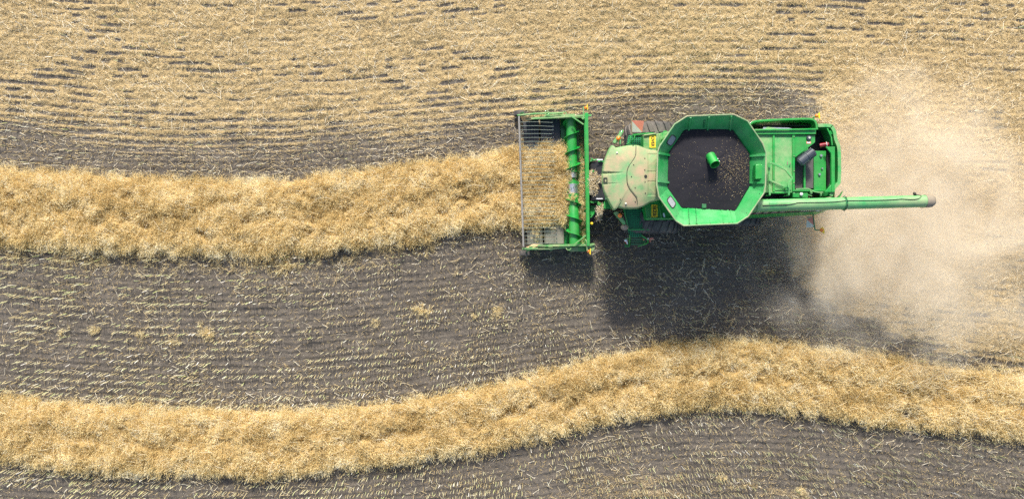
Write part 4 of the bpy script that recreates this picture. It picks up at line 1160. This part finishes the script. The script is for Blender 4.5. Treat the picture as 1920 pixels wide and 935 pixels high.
# auger
b = MB(); a, q = P(1070.3, 221.5, .78), P(1077.3, 457, .78); d = q - a
b.lathe(a, q, [(0, .19), (.43, .19), (.432, .10), (.44, .10), (.50, .10), (.501, .185), (.66, .185), (.662, .19), (1, .19)], 32)
for k in np.linspace(.455, .64, 22):
    t = k * 37.0; c0 = a + d * float(k); r_ = Vector((math.cos(t), 0, math.sin(t))); b.tube([c0, c0 + r_ * (.24 if k > .5 else .16)], .013, 6)
au = b.build('header_auger', ['green'], hd)
b = MB(); a2, q2 = a + d * .425, a + d * .475; b.lathe(a2, q2, [(0, .15), (1, .15)], 20); b.build('auger_tube', 'steel', au); b = MB(); a2, q2 = a + d * .525, a + d * .60; b.lathe(a2, q2, [(0, .193), (1, .193)], 24); b.build('auger_tube', 'steel', au)
def flight(t0, t1, hand, turns, ph):
    m = MB(); n_ = int(44 * turns); ax = d.normalized(); e1 = ax.cross(Vector((0, 0, 1))).normalized(); e2 = e1.cross(ax)
    for i in range(n_ + 1):
        u = i / n_; th = ph + hand * 2 * PI * turns * u; r_ = e1 * math.cos(th) + e2 * math.sin(th); c0 = a + d * (t0 + (t1 - t0) * u)
        for rr, o_ in ((.18, -.006), (.305, -.006), (.305, .006), (.18, .006)): m.v.append(c0 + r_ * rr + ax * o_)
    for i in range(n_):
        for e in range(4): m.face((i * 4 + e, i * 4 + (e + 1) % 4, i * 4 + 4 + (e + 1) % 4, i * 4 + 4 + e))
    m.face((0, 1, 2, 3)); m.face(tuple(n_ * 4 + e for e in (3, 2, 1, 0)))
    m.build('auger_flight', 'green', au)
flight(0.02, .43, -1, 3.2, 1.0); flight(.64, .985, 1, 2.7, 0.2)
# belts
def belt(x0t, x1t, x0b, x1b, yt, yb, z0, z1, name, cleat):
    m = MB()
    m.hexa([P(x0t, yt, z0) - Vector((0, 0, .16)), P(x0b, yb, z0) - Vector((0, 0, .16)), P(x1b, yb, z1) - Vector((0, 0, .16)), P(x1t, yt, z1) - Vector((0, 0, .16))],
           [P(x0t, yt, z0), P(x0b, yb, z0), P(x1b, yb, z1), P(x1t, yt, z1)])
    for u in np.linspace(.04, .96, cleat):
        m.bar(P(x0t, yt, z0).lerp(P(x1t, yt, z1), float(u)) + Vector((0, 0, .012)), P(x0b, yb, z0).lerp(P(x1b, yb, z1), float(u)) + Vector((0, 0, .012)), .035, .025)
    o = m.build(name, 'belt', hd, .012)
    return o
belt(981, 1010, 989, 1018, 224, 459, .30, .50, 'pickup_belt', 6)
bl = belt(1013, 1050, 1021, 1058, 223, 457, .56, .60, 'feed_belt', 3)
b = MB()
for k in range(31):
    u = .02 + .96 * k / 30; p = P(1036, 223, .62).lerp(P(1044, 457, .62), u); b.lathe(p, p + Vector((0, 0, .03)), [(0, .022), (1, .012)], 8)
b.build('belt_rivets', 'steel', bl)
b = MB()
for r_ in range(3):
    for k in range(40):
        u = .02 + .96 * (k + .5 * (r_ % 2)) / 40; p = P(986 + r_ * 9, 224, .36 + .05 * r_).lerp(P(994 + r_ * 9, 459, .36 + .05 * r_), u)
        b.tube([p, p + Vector((-.05, 0, .11))], .007, 5)
pt = b.build('pickup_teeth', 'canvas', hd); pt['kind'] = 'stuff'
# windguard pipe and rods
b = MB(); b.tube([P(973, 218, 1.22), P(981.5, 462.5, 1.22)], .037, 14); b.build('windguard_pipe', 'pipe', hd)
for k in range(32):
    u = .045 + .93 * k / 31; p = P(973, 218, 1.22).lerp(P(981.5, 462.5, 1.22), u); L_ = 1.22 + random.uniform(-.06, .06)
    b = MB(); b.tube([p, p + Vector((L_ * .5, 0.01, .0)), p + Vector((L_, .015 + random.uniform(-.02, .02), -.10))], .0075, 6)
    b.build('windguard_rod', 'rod', hd)
# side frames
b = MB()
b.plate([P(986, 223, .95), P(1096, 219, 1.1), P(1096, 219, .25), P(986, 223, .12)], .04)
b.tube([P(970, 216.5, 1.05), P(1004, 213.5, 1.05), P(1056, 212, 1.05)], .035, 10); b.bar(P(996, 222.5, 1.05), P(1109, 216.5, 1.22), .07, .07); b.bar(P(1020, 218, 1.1), P(1078, 215, 1.15), .05, .05)
b.bar(P(1071, 218, 1.28), P(1094, 233.5, 1.28), .05, .05); b.bar(P(1094, 200, 1.2), P(1094, 226, 1.2), .04, .06); b.bar(P(1091, 223, 1.28), P(1096, 220, 1.28), .08, .06)
b.torus(P(1025.5, 212, 1.1), (0, .3, 1), .075, .016); b.torus(P(1058.5, 213, 1.1), (.2, .3, 1), .065, .016); b.tube(bez([P(1020, 220, 1.1), P(1030, 214, 1.2), P(1045, 214, 1.2), P(1060, 219, 1.1)], 2), .015, 6)
b.build('side_frame', 'green_dusty', hd, .006)
b = MB()
b.plate([P(992, 461, .95), P(1102, 457, 1.1), P(1102, 457, .25), P(992, 461, .12)], .04)
b.tube([P(979, 466.5, 1.05), P(1030, 466, 1.05), P(1070, 462.5, 1.05)], .04, 10); b.bar(P(1008, 460.5, 1.1), P(1100, 459, 1.15), .08, .07); b.prism(P3([(1028, 462), (1036, 462), (1037, 468), (1033, 470.5), (1028, 466)], 1.0), .8)
b.bar(P(1078, 457, 1.28), P(1098.5, 441, 1.28), .045, .05); b.prism(P3([(1066, 463.5), (1098, 461.5), (1098, 470.5), (1068, 471.5)], .9), .35); b.prism(P3([(1099, 458), (1113, 455.5), (1115.5, 458), (1115, 466), (1112, 470), (1099, 471)], 1.0), .4)
b.tube(bez([P(1097, 449, 1.25), P(1100, 452, 1.28), P(1100.5, 460, 1.25), P(1101, 470, 1.2)], 2), .03, 8); b.torus(P(1066, 464, 1.1), (0, .3, 1), .09, .018); b.bar(P(1098, 464, 1.05), P(1115, 457, 1.05), .05, .05)
b.build('side_frame', 'green_dusty', hd, .006)
b = MB(); b.plate([P(976, 217.5, 1.0), P(984, 217.5, 1.05), P(1001, 223, .9), P(981, 229, .55)], .02); b.build('crop_divider', 'tan', hd)
b = MB(); b.plate([P(986, 464.5, .75), P(1000, 458, .75), P(1013, 458.5, .95), P(1001, 465, 1.0)], .02); b.build('crop_divider', 'tan', hd)
def gauge(cx, cy):
    c = P(cx, cy, .26); m = MB(); m.lathe((c.x, c.y - .05, .21), (c.x, c.y + .05, .21), [(0, .11), (.5, .10), (1, .11)], 18); w_ = m.build('gauge_wheel', 'rim', hd)
    m = MB(); m.lathe((c.x, c.y - .10, .21), (c.x, c.y + .10, .21), [(.05, .11), (0, .15), (.06, .195), (.2, .21), (.5, .213), (.8, .21), (.94, .195), (1, .15), (.95, .11)], 28, cap=False)
    for k in range(22):
        t = 2 * PI * k / 22; r_ = Vector((math.sin(t), 0, math.cos(t))); q_ = Vector((c.x, c.y, .21)) + r_ * .212; m.bar(q_ - Vector((0, .08, 0)), q_ + Vector((0, .08, 0)), .03, .018, up=r_)
    m.build('tyre', 'rubber', w_)
    m = MB(); m.bar((c.x, c.y, .21), (c.x + .12, c.y + (-.12 if c.y > 2.4 else .12), .95), .05, .05); m.build('wheel_arm', 'green_dark', w_)
gauge(974.5, 212.5); gauge(985, 474)
b = MB(); b.tube([P(1098.5, 208, 1.2), P(1098.8, 201, 1.25)], .012, 6); pl = b.build('lamp_bracket', 'green_dark', hd)
lamp(1098.5, 202.5, 1.3, pl, [(1098, 203), (1101.5, 195), (1102.5, 207)])
b = MB(); b.tube([P(1100, 466, 1.1), P(1103, 470, 1.1)], .012, 6); pl = b.build('lamp_bracket', 'green_dark', hd)
lamp(1103, 470.5, 1.15, pl, [(1100.5, 470), (1107.5, 465), (1107.5, 477.5)])

# ---- grain in the tank
def grain():
    inner = [(1285, 248), (1330, 241.5), (1372.5, 248), (1402, 290), (1402, 346), (1376, 391), (1330, 389), (1279.5, 385), (1255.2, 350), (1256.5, 288.6)]
    pts = [P(1330 + (a - 1330) * 1.045, 316 + (c - 316) * 1.045, ZG + .12) for a, c in inner]; L = []
    for i in range(len(pts)):
        q, r_ = pts[i], pts[(i + 1) % len(pts)]; m = 16; L += [q.lerp(r_, k / m) for k in range(m)]
    c0 = P(1334, 306, ZG); V = []; F = []; rings = 40; n_ = len(L)
    def z(p, t):
        dx, dy = p.x - c0.x, p.y - c0.y; th = math.atan2(dy, dx)
        h = .34 * (1 - t) ** 1.0 + .02
        h -= .10 * max(0, math.sin(th)) * t * (1 - t) * 2
        # slumped ridge lines
        for a_, w_, dp in ((-0.70, .22, .06), (2.75, .2, .035), (0.55, .2, .035)):
            da = abs((th - a_ + PI) % (2 * PI) - PI); h -= dp * max(0, 1 - da / w_) * min(1, t * 3) * (1 - t)
        h -= .035 * float(sstep(0, .16, np.array(-dy - .45 + .30 * dx - .10 * math.sin(dx * 4 + 1)))) * (1 - t)
        return ZG + .10 + float(h) * .85 + .02 * float(fbm(np.array([p.x * 6]), np.array([p.y * 6]), 5)[0])
    V.append(Vector((c0.x, c0.y, z(c0, 0))))
    for r in range(1, rings + 1):
        t = r / rings
        for p in L: q = c0.lerp(p, t); V.append(Vector((q.x, q.y, z(q, t))))
    for k in range(n_): F.append((0, 1 + k, 1 + (k + 1) % n_))
    for r in range(rings - 1):
        q, s_ = 1 + r * n_, 1 + (r + 1) * n_
        for k in range(n_): F.append((q + k, s_ + k, s_ + (k + 1) % n_, q + (k + 1) % n_))
    bt = len(V)
    for p in L: V.append(Vector((p.x, p.y, ZG - .30)))
    q = 1 + (rings - 1) * n_
    for k in range(n_): F.append((q + k, bt + k, bt + (k + 1) % n_, q + (k + 1) % n_))
    F.append(tuple(bt + k for k in range(n_))[::-1])
    m = MB(); m.add(V, F); o = m.build('grain_heap', 'grain', None, angle=60)
    tag(o, 'heap of black rapeseed filling the open grain tank of the harvester', 'grain')
    # pale chaff lying on it
    N_ = 1300; th = rng.normal(-0.35, 0.55, N_); rr = np.abs(rng.normal(.85, .33, N_))
    all_ = rng.random(N_) < .22; th[all_] = rng.uniform(0, 2 * PI, all_.sum()); rr[all_] = 1.3 * np.sqrt(rng.random(all_.sum()))
    x = c0.x + rr * np.cos(th) * 1.05; y = c0.y + rr * np.sin(th); keep = []
    for i in range(N_):
        p = Vector((x[i], y[i], 0)); best = None
        dv = Vector((x[i] - c0.x, y[i] - c0.y, 0)); an = math.atan2(dv.y, dv.x)
        # edge distance along that bearing
        k = min(range(n_), key=lambda j: abs((math.atan2(L[j].y - c0.y, L[j].x - c0.x) - an + PI) % (2 * PI) - PI))
        t = dv.length / (L[k] - c0).length
        if t < .97 and t > .1: keep.append((x[i], y[i], z(p, t) + .012))
    p = np.array(keep); k = len(p); a_ = rng.uniform(0, 2 * PI, k)
    v, f = strips(p, np.stack([np.cos(a_), np.sin(a_), rng.uniform(0, .3, k)], 1), rng.uniform(.008, .028, k), rng.uniform(.003, .007, k), rng.uniform(-.4, .4, k))
    t = np.clip(rng.normal(.45, .28, k), 0, 1)
    o = np_mesh('chaff', v, f, [M['straw']], attrs={'tone': ('FACE', np.concatenate([t, t]))})
    tag(o, 'pale chaff flecks scattered on the black seed in the tank', 'chaff', kind='stuff')
grain()

# ---- loose crop on the header and feeder
def heap(name, items, label, n_, per=24):
    ps = []
    for (x, y, z, rx, ry, w_) in items:
        k = int(n_ * w_); a_ = rng.uniform(0, 2 * PI, k); q = np.sqrt(rng.random(k)); c0 = P(x, y, z)
        ps.append(np.stack([c0.x + np.cos(a_) * q * rx, c0.y + np.sin(a_) * q * ry, z + .10 * (1 - q) * min(1, rx * 3)], 1))
    p = np.concatenate(ps); k = len(p)
    v, f = sprays(p, np.stack([rng.normal(0, .5, k), rng.normal(0, .5, k), np.full(k, .45)], 1), per, .05, .13, .0055)
    t = np.clip(np.repeat(rng.normal(.52, .18, k), per) + rng.normal(0, .14, k * per), 0, 1)
    o = np_mesh(name, v, f, [M['pods' if name == 'trough_straw' else 'straw']], attrs={'tone': ('FACE', np.clip(t + (0 if name == 'trough_straw' else .35), 0, 1))})
    return tag(o, label, 'straw', kind='stuff')
heap('straw_heap', [(1112, 343, 1.26, .16, .42, 1.0), (1112, 332, 1.28, .12, .25, .5), (1126, 334, 1.42, .10, .12, .15)], 'pale straw heaped on the feeder house between header and cab', 110)
heap('straw_bunch', [(1125, 392, 1.45, .10, .20, .8), (1124, 406, 1.2, .06, .14, .4)], 'ragged bunch of grey straw hanging on the bracket below the feeder house', 60)
o = heap('trough_straw', [(1091.5 + .016 * (y - 340), y, .40 + (0.25 if 310 < y < 420 else 0), .13, .2, .20 if 300 < y < 420 else .10) for y in range(232, 455, 9)] +
         [(1073, 372, .98, .10, .25, .25), (1068, 320, .9, .1, .3, .35), (1069, 400, .75, .12, .35, .4), (1086, 385, .8, .1, .25, .3), (1003, 442, .55, .30, .2, .2), (1050, 300, .85, .2, .5, .7), (1050, 360, .88, .2, .5, .7), (1022, 414, .72, .25, .2, .5)],
         'straw and pods lying in the header trough around the auger and belts', 90)

# ---- dust behind the machine
def dust(loc, scl, dens, name, label, nsc):
    bpy_me = bpy.data.meshes.new(name); bm = bmesh.new(); bmesh.ops.create_icosphere(bm, subdivisions=4, radius=1.0); bm.to_mesh(bpy_me); bm.free()
    o = bpy.data.objects.new(name, bpy_me); C.objects.link(o); o.location = loc; o.scale = scl
    m = bpy.data.materials.new(name); m.use_nodes = True; t = m.node_tree; t.nodes.remove(t.nodes['Principled BSDF'])
    pv = t.nodes.new('ShaderNodeVolumePrincipled'); pv.inputs['Color'].default_value = (0.96, 0.875, 0.72, 1); pv.inputs['Anisotropy'].default_value = -0.15
    t.links.new(pv.outputs[0], t.nodes['Material Output'].inputs['Volume'])
    tc = t.nodes.new('ShaderNodeTexCoord'); ln = t.nodes.new('ShaderNodeVectorMath'); ln.operation = 'LENGTH'; t.links.new(tc.outputs['Object'], ln.inputs[0])
    nz = t.nodes.new('ShaderNodeTexNoise'); nz.inputs['Scale'].default_value = nsc; nz.inputs['Detail'].default_value = 5; nz.inputs['Roughness'].default_value = .62; nz.inputs['Distortion'].default_value = 1.2
    t.links.new(tc.outputs['Object'], nz.inputs['Vector'])
    ad = t.nodes.new('ShaderNodeMath'); ad.operation = 'MULTIPLY_ADD'; ad.inputs[1].default_value = -2.5; t.links.new(nz.outputs['Fac'], ad.inputs[0]); t.links.new(ln.outputs['Value'], ad.inputs[2])
    mr = t.nodes.new('ShaderNodeMapRange'); mr.interpolation_type = 'SMOOTHSTEP'; mr.inputs['From Min'].default_value = -.28; mr.inputs['From Max'].default_value = -1.25; mr.inputs['To Min'].default_value = 0; mr.inputs['To Max'].default_value = dens
    t.links.new(ad.outputs[0], mr.inputs['Value']); t.links.new(mr.outputs[0], pv.inputs['Density'])
    bpy_me.materials.append(m)
    return tag(o, label, 'dust', kind='stuff')
c = P(1685, 412); dust((c.x, c.y, .80), (6.7, 6.2, 1.8), 0.72, 'dust_cloud', 'pale cloud of chaff dust blown out behind the harvester', 2.3)
c = P(1560, 492); dust((c.x, c.y, .55), (2.1, 2.5, 1.0), 1.0, 'dust_puff', 'thick low puff of dust rolling over the bare soil beside the machine rear', 1.1)

def flying():
    n_ = 26000
    r_ = np.sqrt(rng.random(n_)) ; th = rng.uniform(0, 2 * PI, n_); c = P(1625, 420)
    x = c.x + r_ * np.cos(th) * 4.4; y = c.y + r_ * np.sin(th) * 4.6; z = 0.12 + rng.gamma(1.6, .26, n_)
    X = CX + x * K; Y = CY - y * K
    k = (fbm(X / 60, Y / 60, 201, 3) > 0.40 + 0.16 * r_) & (z < 1.7) & ~((x < 10.95) & (y > 1.0) & (y < 4.5))
    k &= X > np.interp(Y, LY, LX) - 14
    k &= Y < spray_edge(np.clip(X, 1460, 2320)) + np.where(X > 1538, 0, 400)
    x, y, z = x[k], y[k], z[k]; n_ = len(x)
    v, f = strips(np.stack([x, y, z], 1), rng.normal(0, 1, (n_, 3)) * [1, 1, .5], rng.uniform(.02, .08, n_), rng.uniform(.004, .009, n_), rng.uniform(-1, 1, n_))
    t = np.clip(rng.normal(.72, .2, n_), 0, 1)
    o = np_mesh('flying_chaff', v, f, [M['straw']], attrs={'tone': ('FACE', np.concatenate([t, t]))})
    tag(o, 'chopped straw flying in the dust behind the harvester', 'chaff', kind='stuff')
flying()
